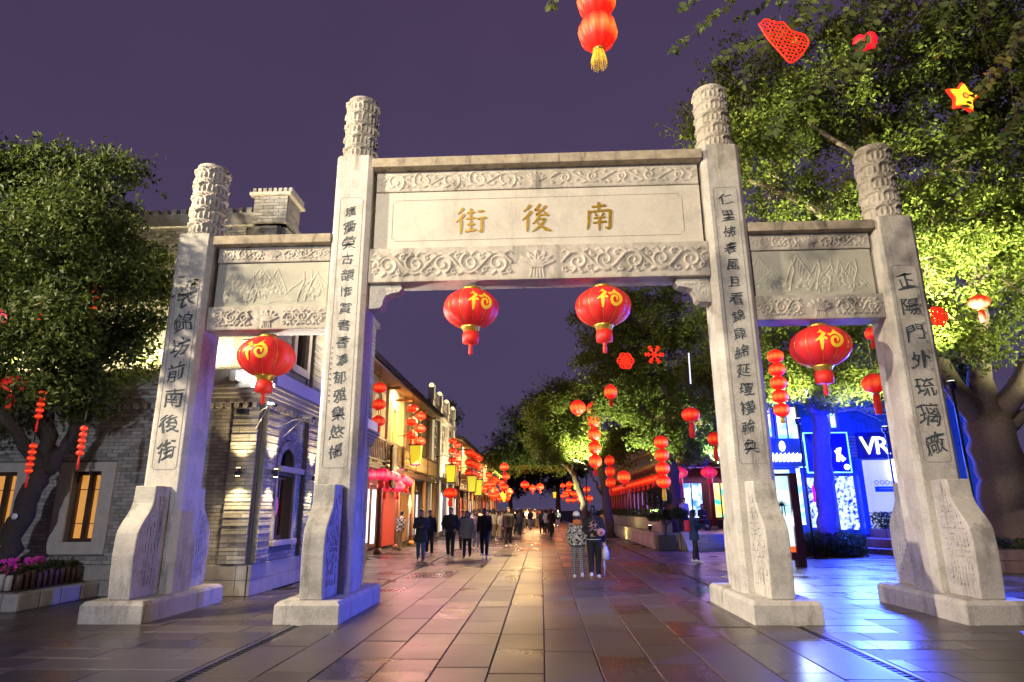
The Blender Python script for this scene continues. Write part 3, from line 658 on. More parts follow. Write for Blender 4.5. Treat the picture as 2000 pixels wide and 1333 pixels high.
# parapet
b = MB(); b.box(-19, HX+.12, HY-.12, HY+.25, 8.3, 8.62); b.box(HX-.25, HX+.12, HY+.251, 22.7, 8.3, 8.5); b.build('parapet', M['brick'], house)
b = MB()
for k in range(55): b.box(-18.9+k*.23, -18.78+k*.23, HY-.13, HY+.26, 8.621, 8.74)
b.build('coping_brick_row', M['brick'], house, kind='stuff')
b = MB(); b.box(-6.75, -5.94, HY-.16, HY+.6, 8.3, 9.0); pr_ = b.build('parapet_pier', M['mortar'], house)
bricks('f', HY-.16, -6.75, -5.94, 8.32, 9.0); bricks('s', -5.94, HY-.14, HY+.58, 8.32, 9.0)
b = MB(); b.box(-6.85, -5.84, HY-.26, HY+.7, 9.002, 9.08); b.build('pier_cap', M['trim'], house, bevel=.01)
b = MB()
for k in range(8): b.box(-6.8+k*.125, -6.72+k*.125, HY-.2, HY+.6, 9.082, 9.2)
b.build('pier_coping_brick', M['brick'], house, kind='stuff')
# front windows: stone surround, dark frame, amber curtains, red paper-cut
M['amber'] = mat('amber_curtain', (.6, .3, .08), .7, emit=(1, .42, .08), es=.55, noise=.25, nscale=9)
M['red_paper'] = mat('red_paper', (.6, .03, .02), .6, emit=(1, .05, .02), es=.25)
for x0, x1, z0, z1 in Wn:
    for a, c, d, e in ((x0-.3, x0, z0-.25, z1+.2), (x1, x1+.3, z0-.25, z1+.2), (x0, x1, z1, z1+.2), (x0, x1, z0-.25, z0)):
        b = MB(); b.box(a, c, HY-.06, HY-.002, d, e); b.build('window_surround', M['trim'], house, bevel=.01)
    for s_ in (0, 1):
        xa, xb = x0+s_*(x1-x0)/2, x0+(s_+1)*(x1-x0)/2; b = MB(); b.box(xa, xb, HY+.2, HY+.22, z0, z1); pn = b.build('window_pane', M['amber'], house)
        b = MB(); b.box(xa, xa+.06, HY+.13, HY+.198, z0, z1); b.box(xb-.06, xb, HY+.13, HY+.198, z0, z1); b.box(xa+.06, xb-.06, HY+.13, HY+.198, z0, z0+.07); b.box(xa+.06, xb-.06, HY+.13, HY+.198, z1-.07, z1); b.build('window_frame', M['wood_dark'], pn)
        b = MB(); b.box(xa+.06, xb-.06, HY+.15, HY+.19, z0+.37, z0+.385); b.box(xa+.06, xb-.06, HY+.15, HY+.19, z1-.37, z1-.385); b.build('glazing_bar', M['wood_dark'], pn)
        b = MB(); b.lathe([(.085, 0), (.085, .006)], (0, 0, 0), 14); o = b.build('paper_cut', M['red_paper'], pn); o.location = (xa+.16-origin(house)[0], HY+.15-16, (z0+z1)/2-.05); o.rotation_euler = (PI/2, 0, 0)
# lay the bricks
def near(c): return (c[0]**2+c[1]**2+(c[2]-CH)**2)
_bb = MB(); _bb.cbox((0, 0, 0), (1, 1, 1)); bme = _bb.mesh('brick'); bme.materials.append(M['brick'])
def hidden(c):                                              # behind the left tree, the gate's outer pillar, or outside the frame
    q = np.array(c)-CAM; k = q@FW; u, v = 1000+F*(q@RT)/k, 666.5-F*(q@UP)/k
    return u < 0 or v < 880 and u < 400 or 230 < u < 410 or u > 600
order = sorted(range(len(BR)), key=lambda i: (hidden(BR[i][0]), near(BR[i][0])))
V, Fc, Rn = [], [], []; cube = np.array([v[:] for v in _bb.v]); cf = np.array(_bb.f); nv = 0
og = origin(house)
for k, i in enumerate(order):
    c, fc, L_, h, e = BR[i]; d = (L_, e, h) if fc == 'f' else (e, L_, h)
    if k < 300:
        o = bpy.data.objects.new('brick', bme); COL.objects.link(o); o.parent = house; o.location = [c[j]-og[j] for j in range(3)]; o.scale = d
    else:
        V.append(cube*np.array(d)+np.array(c)-np.array(og)); Fc.append(cf+nv); nv += 8; Rn += [random.random()]*8
o = link('brick_field', np_mesh('brick_field', np.concatenate(V), np.concatenate(Fc), rnd=Rn), M['brick'], house); o['kind'] = 'stuff'
# wall lights, floodlight and cameras on the corner
M['lamp_warm'] = glow('lamp_glass_warm', (1, .75, .35), 14); M['lamp_white'] = glow('lamp_glass_white', (1, .97, .92), 40)
def sconce(x, y, z, dx, dy, label, pw=330):
    t = thing('wall_light', label, 'wall light', (x, y, z), group='up-and-down wall lights on the brick house')
    b = MB(); b.lathe([(.05, -.08), (.05, .08)], (x+dx*.1, y+dy*.1, z), 14); b.build('housing', M['metal_dark'], t)
    b = MB(); b.cbox((x+dx*.03, y+dy*.03, z), (.05, .05, .08)); b.build('bracket', M['metal_dark'], t)
    for s_ in (-1, 1):
        b = MB(); b.lathe([(.042, 0), (.042, .006)], (x+dx*.1, y+dy*.1, z+s_*.084-.003), 12); b.build('lamp_glass', M['lamp_warm'], t)
        light('SPOT', 'lamp_light', (x+dx*.2, y+dy*.2, z+s_*.14), pw*.5, (1, .74, .36), t, (x+dx*.02, y+dy*.02, z+s_*1.6), .04, 95, .9)
sconce(-6.43, HY-.16, 2.5, 0, -1, 'up-and-down light on the corner pilaster facing the gateway')
sconce(HX+.16, 13.95, 2.5, 1, 0, 'up-and-down light on the corner pilaster facing the street')
sconce(HX+.16, 16.5, 2.5, 1, 0, 'up-and-down light on the second pilaster beside the arched window')
t = thing('floodlight', 'small bright white floodlight on the corner of the brick house above the cornice', 'floodlight', (-6.72, 13.3, 4.55))
b = MB(); b.cbox((-6.66, 13.25, 4.55), (.16, .2, .2), rz=.2); b.build('housing', M['metal_grey'], t, bevel=.01)
b = MB(); b.cbox((-6.57, 13.24, 4.55), (.02, .17, .17), rz=.2); b.build('lamp_glass', M['lamp_white'], t)
b = MB(); b.tube([(-6.7, 13.28, 4.5), (-6.7, 13.35, 4.35), (-6.68, 13.4, 4.28)], .012, 6); b.build('bracket', M['metal_grey'], t)
light('SPOT', 'lamp_light', (-6.5, 13.2, 4.55), 2200, (1, .96, .86), t, (6, 11.2, 3.6), .08, 95, .7)
light('POINT', 'lamp_spill', (-6.5, 13.1, 4.75), 9, (1, .95, .85), t, size=.05)
def cctv(p, d, label):
    t = thing('security_camera', label, 'camera', p)
    b = MB(); b.tube([p, (p[0]+d[0]*.25, p[1]+d[1]*.25, p[2]+.1), (p[0]+d[0]*.5, p[1]+d[1]*.5, p[2]+.12)], .014, 8); b.tube([(p[0], p[1], p[2]-.3), (p[0]+d[0]*.45, p[1]+d[1]*.45, p[2]+.08)], .01, 6); b.build('arm', M['metal_grey'], t)
    q = (p[0]+d[0]*.62, p[1]+d[1]*.62, p[2]+.16); b = MB(); b.cbox(q, (.26, .09, .08), rz=math.atan2(d[1], d[0]), ry=.18); b.build('body', M['metal_grey'], t, bevel=.02)
    b = MB(); b.ball((q[0]+d[0]*.17, q[1]+d[1]*.17, q[2]-.04), .04, 10, 6); b.build('lens', M['glass_dark'], t)
cctv((-6.15, 13.42, 3.72), (.75, -.6), 'white security camera on an arm at the brick house corner facing the gateway')
cctv((-5.93, 14.35, 3.62), (.95, -.15), 'white security camera on a long arm above the arched window')
b = MB(); b.cbox((-6.45, 13.38, 3.78), (.22, .16, .12)); tag(b.build('junction_box', M['metal_dark'], None, bevel=.01), 'small dark junction box under the cornice of the brick house', 'box')
light('AREA', 'facade_wash', (HX+.45, 18, 4.85), 1700, (1, .8, .42), house, (HX-.1, 18, 8.2), .1, sy=8.6)
light('AREA', 'facade_wash', (-9.8, HY-.42, 4.85), 620, (1, .8, .42), house, (-9.8, HY+.1, 8.2), 6.6, sy=.1)
sg = thing('hanging_sign', 'small teal lit sign hung on the second pilaster of the brick house', 'sign', (-5.7, 16.6, 1.9))
M['teal_lit'] = mat('teal_sign', (.05, .4, .4), .5, emit=(.12, .75, .7), es=.9, noise=.6, nscale=14)
b = MB(); b.box(-5.86, -5.56, 16.56, 16.62, 1.62, 2.2); b.build('face', M['teal_lit'], sg, bevel=.01)
b = MB(); b.box(-5.83, -5.59, 16.57, 16.61, 2.201, 2.45); b.build('lamp_top', glow('warm_box', (1, .75, .4), 1.4), sg, bevel=.02)
b = MB(); b.tube([(-5.95, 16.59, 2.75), (-5.71, 16.59, 2.75), (-5.71, 16.59, 2.45)], .012, 6); b.build('hanger', M['metal_dark'], sg)

# ------------------------------------------------------------------ shop houses along the left of the street
M['led'] = glow('led_string', (1, .82, .45), 1.3)
M['red_wall'] = mat('red_lacquer', (.30, .035, .03), .4, noise=.2)
M['panel_lit'] = glow('lit_white_panel', (.85, .9, 1.), .9)
M['salmon'] = mat('salmon_door', (.55, .3, .2), .6, emit=(1, .45, .25), es=.25, noise=.2)
EAVE = (1, .68, .28)
def tile_roof(parent, xe, xr, ze, zr, y0, y1, step=.24):
    b = MB(); b.prism([(xe, ze), (xr, zr), (xr, zr-.16), (xe, ze-.1)], 'y', y0, y1); rf = b.build('roof', M['tile'], parent)
    b = MB(); n = int((y1-y0)/step)
    for k in range(n):
        y = y0+(k+.5)*step; xm = (xe+xr)/2; b.tube([(xe-.04*np.sign(xr-xe), y, ze+.02), (xm, y, (ze+zr)/2-.03), (xr, y, zr+.03)], .062, 6)
        b.ball((xe, y+step/2, ze-.06), (.03, .05, .05), 6, 4)
    b.build('tile_row', M['tile'], rf, kind='stuff')
    b = MB(); b.tube([(xr, y0-.1, zr+.12), (xr, (y0+y1)/2, zr+.08), (xr, y1+.1, zr+.12)], .13, 8); b.build('ridge', M['tile'], rf)
    return rf
def baluster(b, x, y, z0, h):
    for a, c, r in ((0, .12, .02), (.12, .45, .035), (.45, .6, .018), (.6, .9, .03), (.9, 1, .02)): b.box(x-r, x+r, y-r, y+r, z0+a*h, z0+c*h-.001)
def timber_house(y0, y1, label, bays, xw=-7.2, lit=1., ground=('door', 'white', 'red', 'door', 'white'), detail=True, ze=7.45):
    h = thing('timber_shophouse', label, 'shophouse', (xw-2, (y0+y1)/2, 0)); bw = (y1-y0)/bays
    b = MB(); b.box(xw-4.5, xw-.12, y0, y1, 3.3, 7.7); b.box(xw-4.5, xw-.7, y0+.01, y1-.01, 0, 3.3); b.build('wall', M['plaster'], h)
    b = MB(); b.box(xw-.7, xw+.75, y0, y1, 3.28, 3.5); b.build('balcony_floor', M['wood_dark'], h)
    tile_roof(h, xw+1.05, xw-4.6, ze, ze+2.3, y0-.15, y1+.15)
    b = MB(); b.prism([(xw+.95, ze-.12), (xw-.1, ze+.24), (xw-.1, ze+.1), (xw+.95, ze-.22)], 'y', y0, y1); b.build('soffit', M['wood_pale'], h)
    for k in range(bays+1):
        y = min(max(y0+k*bw, y0+.1), y1-.1); b = MB(); b.tube([(xw+.6, y, .0), (xw+.6, y, 3.28)], .1, 10); b.lathe([(.17, 0), (.17, .16), (.12, .22)], (xw+.6, y, 0), 10); b.build('post', M['wood'], h)
        b = MB(); b.box(xw-.119, xw+.02, y-.09, y+.09, 3.5, ze+.2); b.build('upper_post', M['wood_pale'], h)
        b = MB(); b.box(xw+.68, xw+.78, y-.05, y+.05, 3.5, 4.6); b.build('newel', M['wood_dark'], h)
    for k in range(bays):
        ya, yb = y0+k*bw, y0+(k+1)*bw; m_ = (ya+yb)/2
        b = MB(); b.box(xw+.69, xw+.77, ya+.06, yb-.06, 4.48, 4.56); b.box(xw+.69, xw+.77, ya+.06, yb-.06, 3.6, 3.67); rail = b.build('balcony_rail', M['wood_dark'], h)
        nb = 12 if detail else 7
        for j in range(nb):
            q = MB(); baluster(q, xw+.73, ya+.15+(bw-.3)*j/(nb-1), 3.67, .81); q.build('baluster', M['wood_pale'], rail)
        for s_ in (-1, 1):                                  # louvred shutters either side of a dark opening
            yc = m_+s_*bw*.27; q = MB(); q.box(xw-.115, xw-.06, yc-bw*.13, yc+bw*.13, 4.3, 6.9); sh = q.build('shutter', M['wood_pale'], h)
            q = MB(); nl = 22 if detail else 9
            for j in range(nl): q.cbox((xw-.05, yc, 4.4+2.4*j/(nl-1)), (.06, bw*.23, .018), ry=.6)
            q.build('louvre_row', M['wood_pale'], sh, kind='stuff')
        q = MB(); q.box(xw-.118, xw-.09, m_-bw*.12, m_+bw*.12, 3.6, 6.6); dr = q.build('upper_door', M['wood_dark'], h)
        q = MB(); q.box(xw-.089, xw-.07, m_-bw*.1, m_+bw*.1, 4.6, 6.4); q.build('door_pane', M['wood'], dr)
        q = MB(); q.box(xw-.06, xw+.9, m_-.06, m_+.06, ze-.45, ze-.33); q.build('bracket_beam', M['wood'], h)
        g_ = ground[k % len(ground)]
        if g_ == 'door':
            q = MB(); q.box(xw-.2, xw-.12, m_-bw*.3, m_+bw*.28, .15, 2.55); dr = q.build('shop_door', M['wood'], h)
            for j in range(3): q = MB(); q.box(xw-.119, xw-.1, m_-bw*.28+j*bw*.19, m_-bw*.28+j*bw*.19+bw*.17, .25, 2.45); q.build('door_board', M['wood'], dr)
            q = MB(); q.box(xw-.099, xw-.04, m_+bw*.2, m_+bw*.23, 1.1, 1.5); q.build('handle', M['gold'], dr)
        elif g_ == 'white':
            q = MB(); q.box(xw-.3, xw-.25, m_-bw*.34, m_+bw*.34, .3, 2.6); q.build('lit_window', M['panel_lit'], h)
            q = MB()
            for a, c, d, e in ((-.36, -.32, .2, 2.7), (.32, .36, .2, 2.7), (-.32, .32, 2.6, 2.7), (-.32, .32, .2, .3), (-.02, .02, .3, 2.6)): q.box(xw-.249, xw-.18, m_+a*bw, m_+c*bw, d, e)
            q.build('window_frame', M['wood_dark'], h)
        else:
            q = MB(); q.box(xw-.2, xw-.1, ya+.15, yb-.15, .1, 3.2); q.build('red_panel', M['red_wall'], h)
        q = MB(); q.box(xw-.69, xw-.1, ya+.1, yb-.1, 2.75, 3.27); q.build('transom', M['wood_dark'], h)
    light('AREA', 'eave_strip_light', (xw+.55, (y0+y1)/2, ze-.3), 215*lit*(y1-y0), EAVE, h, (xw-1.4, (y0+y1)/2, 4.2), .08, sy=(y1-y0)*.96)
    return h
th1 = timber_house(23., 39.6, 'two-storey timber shophouse with louvred shutters next to the brick house', 5)
def lat(o): pass
# diamond placards on its red shop front, hanging sign board
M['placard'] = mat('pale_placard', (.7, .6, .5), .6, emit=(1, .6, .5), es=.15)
for k, (y, z, lb) in enumerate(((31.6, 2.95, 'pale diamond placard hung high on the red shop front'), (32.4, 1.95, 'pale diamond placard hung low on the red shop front'))):
    b = MB(); b.prism([(y-.42, z), (y, z-.5), (y+.42, z), (y, z+.5)], 'x', -6.62, -6.57); tag(b.build('diamond_placard', M['placard'], None, bevel=.01), lb, 'placard')
hb = thing('hanging_board', 'dark upright board with cut corners hung below the timber balcony', 'signboard', (-6.3, 27.0, 3.0))
b = MB(); b.prism([(26.62, 2.75), (26.8, 2.6), (27.35, 2.6), (27.53, 2.75), (27.53, 4.2), (27.35, 4.38), (26.8, 4.38), (26.62, 4.2)], 'x', -6.32, -6.22); b.build('board', M['wood_dark'], hb, bevel=.01)
b = MB(); b.prism([(26.78, 2.85), (26.9, 2.75), (27.25, 2.75), (27.37, 2.85), (27.37, 4.1), (27.25, 4.22), (26.9, 4.22), (26.78, 4.1)], 'x', -6.219, -6.205); b.build('board_face', mat('board_face', (.22, .2, .14), .6, noise=.3), hb)
light('AREA', 'shopfront_light', (-7.1, 29.5, 3.15), 700, (1, .25, .5), th1, (-5.2, 29.5, .0), .3, sy=9)
light('AREA', 'shopfront_light', (-7.2, 27.5, 2.9), 260, (1, .72, .5), th1, (-5.4, 27.5, .0), .3, sy=4)

# brick bank-style building with strings of bulbs along its edges
eu = thing('brick_shop_building', 'brick building with arched windows outlined by strings of bulbs', 'building', (-9, 44.5, 0))
ex = -7.0
b = MB(); b.box(ex-5, ex, 39.8, 50, 0, 8.6); b.build('wall', mat('violet_brick', (.2, .19, .2), .8, noise=.25, nscale=8, bump=.4), eu)
for z0, z1, e in ((3.5, 3.65, .22), (3.65, 3.85, .32), (7.6, 7.75, .2), (7.75, 7.95, .34)):
    b = MB(); b.box(ex+.001, ex+e, 39.7, 50.1, z0, z1-.002); b.build('cornice', M['trim'], eu)
for y in (39.95, 43.2, 46.5, 49.8):
    b = MB(); b.box(ex+.001, ex+.2, y-.2, y+.2, 0, 8.6); pl_ = b.build('pilaster', M['trim'], eu, bevel=.02)
    for s_ in (-.21, .21): b = MB(); b.tube([(ex+.22, y+s_, .3), (ex+.22, y+s_, 8.5)], .013, 6); b.build('bulb_string', M['led'], pl_)
    b = MB(); b.box(ex-.15, ex+.22, y-.24, y+.24, 8.6, 9.35); fn = b.build('parapet_pier', M['trim'], eu, bevel=.02)
    b = MB(); b.ball((ex+.03, y, 9.5), .18, 10, 6); b.tube([(ex+.26, y, 8.6), (ex+.26, y, 9.5)], .014, 6); b.build('bulb_string', M['led'], fn)
b = MB(); b.box(ex-.1, ex+.1, 39.9, 49.9, 8.6, 9.3); b.build('parapet', M['trim'], eu)
for y in (41.5, 44.8, 48.1):
    for zb, hh, m_, nm in ((4.3, 2.1, M['glass_dark'], 'arched_window'), (.3, 2.0, M['salmon'] if y == 41.5 else M['panel_lit'], 'arched_doorway')):
        pts = [(y-.62, zb), (y+.62, zb)]+[(y+.62*math.cos(a), zb+hh+.62*math.sin(a)) for a in np.linspace(0, PI, 12)]
        b = MB(); b.prism(pts, 'x', ex+.004, ex+.05); wn = b.build(nm, m_, eu)
        b = MB(); b.tube([(ex+.06, y-.7, zb)]+[(ex+.06, y+.7*math.cos(a), zb+hh+.7*math.sin(a)) for a in np.linspace(PI, 0, 14)]+[(ex+.06, y+.7, zb)], .06, 6); b.build('arch_trim', M['trim'], wn)
        if zb > 3:
            b = MB()
            for q in (-.3, 0, .3): b.box(ex+.051, ex+.08, y+q-.03, y+q+.03, zb, zb+hh+.5)
            for q in (.7, 1.4, 2.1): b.box(ex+.051, ex+.08, y-.6, y+.6, zb+q-.03, zb+q+.03)
            b.build('glazing_bar', M['white'], wn)
light('AREA', 'facade_light', (ex+.6, 45, 3.95), 1500, (1, .78, .4), eu, (ex+.1, 45, 8), .12, sy=10)
light('AREA', 'doorway_light', (ex+.15, 45, 2.9), 260, (.75, .7, 1), eu, (ex+2, 45, .0), .2, sy=9)
timber_house(50.2, 68, 'low timber shophouse beyond the brick building with bulb strings', 5, xw=-7.1, lit=1.0, detail=False, ze=7.2)
timber_house(68.3, 90, 'farthest timber shophouse at the end of the left row', 6, xw=-6.8, lit=.8, detail=False, ze=7.0)

# ------------------------------------------------------------------ terrace, steps and arcade on the right
TZ = .62
b = MB(); b.box(5.05, 40, 28.75, 110, -.09, TZ); ter = b.build('terrace', M['slab_side']); ter['kind'] = 'structure'
for k in range(26):
    y = 28.7+k*1.62; b = MB(); b.box(4.82, 5.06, y+.005, y+1.61, 0, TZ+.06); kb = b.build('terrace_wall_stone', M['plinth'], ter, bevel=.015)
    b = MB(); b.box(4.80, 4.819, y+.2, y+1.4, .14, .5); b.build('sunk_panel', M['trim'], ter, bevel=.005)
for k, (x0, x1) in enumerate(((5.06, 5.9), (9.4, 11.2), (11.2, 13.))):
    b = MB(); b.box(x0+.004, x1-.004, 28.5, 28.74, 0, TZ+.06); b.build('terrace_wall_stone', M['plinth'], ter, bevel=.015)
for k in range(4):
    b = MB(); b.box(6.35, 9.35, 27.45+k*.33, 28.745, k*.155+.002, (k+1)*.155); b.build('stair_step', M['plinth'], ter, bevel=.012)
for x in (5.95, 9.36):
    b = MB(); b.prism([(27.3, 0), (28.74, 0), (28.74, TZ+.1), (28.45, TZ+.1)], 'x', x, x+.38); b.build('stair_cheek', M['trim'], ter, bevel=.015)
light('AREA', 'wall_wash_light', (4.35, 38, .12), 330, (1, .75, .25), ter, (4.85, 38, .5), .06, sy=19)
pw = thing('planter_wall', 'long low stone planter wall with clipped hedge along the terrace edge', 'planter', (5.7, 40, TZ))
b = MB(); b.box(5.5, 6.0, 30.6, 62, TZ, 1.25); b.build('wall', M['plinth'], pw, bevel=.02)
def hedge(name, x0, x1, y0, y1, z0, z1, n, size, m, parent, seed=1):
    r = np.random.default_rng(seed); c = r.uniform((x0, y0, z0), (x1, y1, z1), (n, 3)); k = r.integers(0, 3, n); w_ = r.random(n)
    c[np.arange(n), k] = np.where(w_ < .5, np.array([x0, y0, z0])[k], np.array([x1, y1, z1])[k])+r.normal(0, size*.5, n); c[:, 2] = np.maximum(c[:, 2], z0)
    return leaves(name, c-np.array(origin(parent)), size, m, parent, r)
def leaves(name, c, size, m, parent, r, droop=.25):
    n = len(c); a = r.normal(size=(n, 3)); a[:, 2] -= droop; a /= np.linalg.norm(a, axis=1)[:, None]; t = r.normal(size=(n, 3)); t[:, 2] += .6
    bb = np.cross(a, t); bb /= np.linalg.norm(bb, axis=1)[:, None]+1e-9; nn = np.cross(a, bb); L_ = size*r.uniform(.7, 1.35, (n, 1)); w_ = L_*.27
    V = np.stack([c-a*L_*.5, c+bb*w_+nn*w_*.35, c+a*L_*.5, c-bb*w_+nn*w_*.35], 1).reshape(-1, 3); i = np.arange(n)*4
    Fc = np.concatenate([np.stack([i, i+1, i+2], 1), np.stack([i, i+2, i+3], 1)]); rr = np.repeat(r.random(n), 4)
    o = link(name, np_mesh(name, V, Fc, rnd=rr), m, parent); return o
def leaf_mat(name, col, trans=.35):
    m, t, b = nodes(name); n = t.nodes.new; l = t.links.new
    at_ = n('ShaderNodeAttribute'); at_.attribute_name = 'rnd'; cr = n('ShaderNodeValToRGB'); e = cr.color_ramp.elements
    e[0].color = (col[0]*.55, col[1]*.6, col[2]*.6, 1); e[1].color = (min(1, col[0]*1.6), col[1]*1.35, col[2]*1.1, 1); l(at_.outputs['Fac'], cr.inputs[0]); l(cr.outputs[0], b.inputs['Base Color'])
    b.inputs['Roughness'].default_value = .6; b.inputs['Specular IOR Level'].default_value = .25; tr = n('ShaderNodeBsdfTranslucent'); l(cr.outputs[0], tr.inputs[0]); mx = n('ShaderNodeMixShader'); mx.inputs[0].default_value = trans
    l(b.outputs[0], mx.inputs[1]); l(tr.outputs[0], mx.inputs[2]); l(mx.outputs[0], t.nodes['Material Output'].inputs[0]); return m
M['leaf'] = leaf_mat('leaf_green', (.06, .092, .022)); M['leaf_dark'] = leaf_mat('leaf_dark', (.05, .085, .03)); M['leaf_fine'] = leaf_mat('leaf_fine', (.12, .16, .035), .45)
M['leaf_pale'] = leaf_mat('leaf_pale', (.10, .15, .05), .4)
hedge('hedge', 5.52, 5.98, 30.6, 62, 1.2, 1.62, 5200, .11, M['leaf_dark'], pw)
M['violet_lit'] = mat('violet_curtain', (.3, .28, .6), .7, emit=(.35, .3, 1.), es=.55, noise=.35, nscale=3)
def lit_poster(name, c1, c2, es, sc_=2.5):
    m, t, b = nodes(name); n = t.nodes.new; l = t.links.new; g_ = n('ShaderNodeNewGeometry'); x = n('ShaderNodeTexNoise'); x.inputs['Scale'].default_value = sc_; x.inputs['Detail'].default_value = 5; l(g_.outputs['Position'], x.inputs['Vector'])
    cr = n('ShaderNodeValToRGB'); e = cr.color_ramp.elements; e[0].position = .38; e[0].color = (*c1, 1); e[1].position = .6; e[1].color = (*c2, 1); l(x.outputs[0], cr.inputs[0]); l(cr.outputs[0], b.inputs['Base Color']); l(cr.outputs[0], b.inputs['Emission Color']); b.inputs['Emission Strength'].default_value = es; return m
ar = thing('arcade_building', 'long red-columned arcade building with lit shop windows on the terrace', 'building', (9, 44, TZ))
AY, AX = 34.2, 7.3
def column(x, y):
    b = MB(); b.tube([(x, y, TZ), (x, y, 3.75)], .125, 12); cl = b.build('column', M['red_wall'], ar); b = MB(); b.lathe([(.2, 0), (.21, .12), (.15, .2)], (x, y, TZ), 12); b.build('column_base', M['plinth'], cl)
for k in range(6): column(AX+k*1.55, AY)
for k in range(1, 19): column(AX, AY+k*2.05)
b = MB(); b.box(AX-.15, AX+9, AY-.12, AY+.12, 3.752, 4.02); b.box(AX-.12, AX+.12, AY+.121, AY+38, 3.752, 4.02); b.build('lintel', M['wood_dark'], ar)
b = MB(); b.box(AX-.9, AX+9.5, AY-.9, AY+39, 4.03, 4.2); b.build('eave_slab', M['wood'], ar)
b = MB(); b.box(AX+2.4, AX+9, AY+3.2, AY+3.4, TZ, 8); b.box(AX+2.35, AX+2.55, AY+3.41, AY+39, TZ, 4.02); b.build('rear_wall', M['wood_dark'], ar)
for k in range(18):                                         # violet lit bays behind the side colonnade
    y = AY+3.6+k*1.95; b = MB(); b.box(AX+2.3, AX+2.34, y, y+1.5, TZ+.2, 3.2); b.build('lit_bay', M['violet_lit'], ar)
cols = [((.05, .25, .45), (.75, 1, 1)), ((.02, .6, .35), (1, .75, .1)), ((.3, .2, .6), (1, .9, 1)), ((.9, .2, .8), (1, .9, .95)), ((1, .9, .6), (1, .95, .8))]
for k, (c1, c2) in enumerate(cols):
    x = AX+.18+k*1.55; m_ = lit_poster('shop_window_%d' % k, c1, c2, 1.6)
    b = MB(); b.box(x+.05, x+1.2, AY+1.3, AY+1.36, TZ+.6, 3.0); wn = b.build('shop_window', m_, ar)
    b = MB()
    for q in (.05, .62, 1.2): b.box(x+q-.03, x+q+.03, AY+1.22, AY+1.299, TZ+.5, 3.1)
    b.build('window_mullion', M['wood_dark'], wn)
b = MB(); b.box(AX+.2, AX+9, AY+1.37, AY+1.5, TZ, 4.02); b.build('shop_wall', M['wood_dark'], ar)
b = MB()
for j in range(6): b.ribbon([(AX+3.5+j*.28, 3.25+.1*math.sin(j*2)), (AX+3.6+j*.28, 3.42), (AX+3.72+j*.28, 3.24+.05*math.cos(j*3))], [.05, .06, .05], .03, lambda x, z, h: (x, AY+1.29-h, z))
b.build('sign_lettering', M['panel_lit'], ar, kind='stuff')
for k in range(5):
    x = AX+k*1.55; b = MB(); b.box(x+.13, x+1.42, AY-.1, AY+.1, TZ+.42, TZ+.5); b.box(x+.13, x+1.42, AY-.04, AY+.04, TZ+.05, TZ+.42); b.build('bench_rail', M['wood_dark'], ar)
for k in range(18):
    y = AY+k*2.05; b = MB(); b.box(AX-.1, AX+.1, y+.13, y+1.92, TZ+.42, TZ+.5); b.box(AX-.04, AX+.04, y+.13, y+1.92, TZ+.05, TZ+.42); b.build('bench_rail', M['wood_dark'], ar)
# carved upper balustrade and roof
b = MB(); b.box(AX-.6, AX+9.3, AY-.7, AY-.55, 4.9, 5.05); b.box(AX-.6, AX+9.3, AY-.7, AY-.55, 5.95, 6.1); b.box(AX-.7, AX-.55, AY-.54, AY+39, 4.9, 5.05); b.box(AX-.7, AX-.55, AY-.54, AY+39, 5.95, 6.1); b.build('upper_rail', M['wood'], ar)
for k in range(6):
    x = AX-.6+k*1.65; b = MB(); b.box(x+.08, x+1.55, AY-.66, AY-.6, 5.06, 5.94); pn = b.build('carved_panel', M['wood_pale'], ar)
    R = Relief(1.4, .8, .03)
    for j in range(7): R.spiral(.12+j*.195, .4+.18*(-1)**j, .15, 1.4, j, (-1)**j, .03, .05)
    G_, f = R.sheet(AY-.662, x+.1, 5.1); link('carving', np_mesh('carving', G_-np.array(origin(ar)), f, smooth=True), M['wood_pale'], pn)
    b = MB(); b.box(x-.07, x+.07, AY-.72, AY-.53, 4.3, 6.3); b.build('upper_post', M['wood'], ar)
b = MB(); b.box(AX+.3, AX+9, AY+.4, AY+39, 4.2, 7.6); b.build('upper_wall', M['plaster'], ar)
tile_roof(ar, AX-1.2, AX+5, 7.5, 10, AY-.8, AY+39)
light('AREA', 'balcony_light', (AX+4, AY-1.0, 4.35), 120, (1, .75, .4), ar, (AX+4, AY-.6, 5.6), 8, sy=.1)
light('AREA', 'arcade_light', (AX+4.5, AY+.7, 3.6), 300, (.8, .35, 1), ar, (AX+4.5, AY-.6, 0), 8, sy=.5)
light('AREA', 'arcade_light', (AX+1.2, AY+20, 3.7), 420, (.45, .35, 1), ar, (AX+.8, AY+20, 0), .5, sy=36)

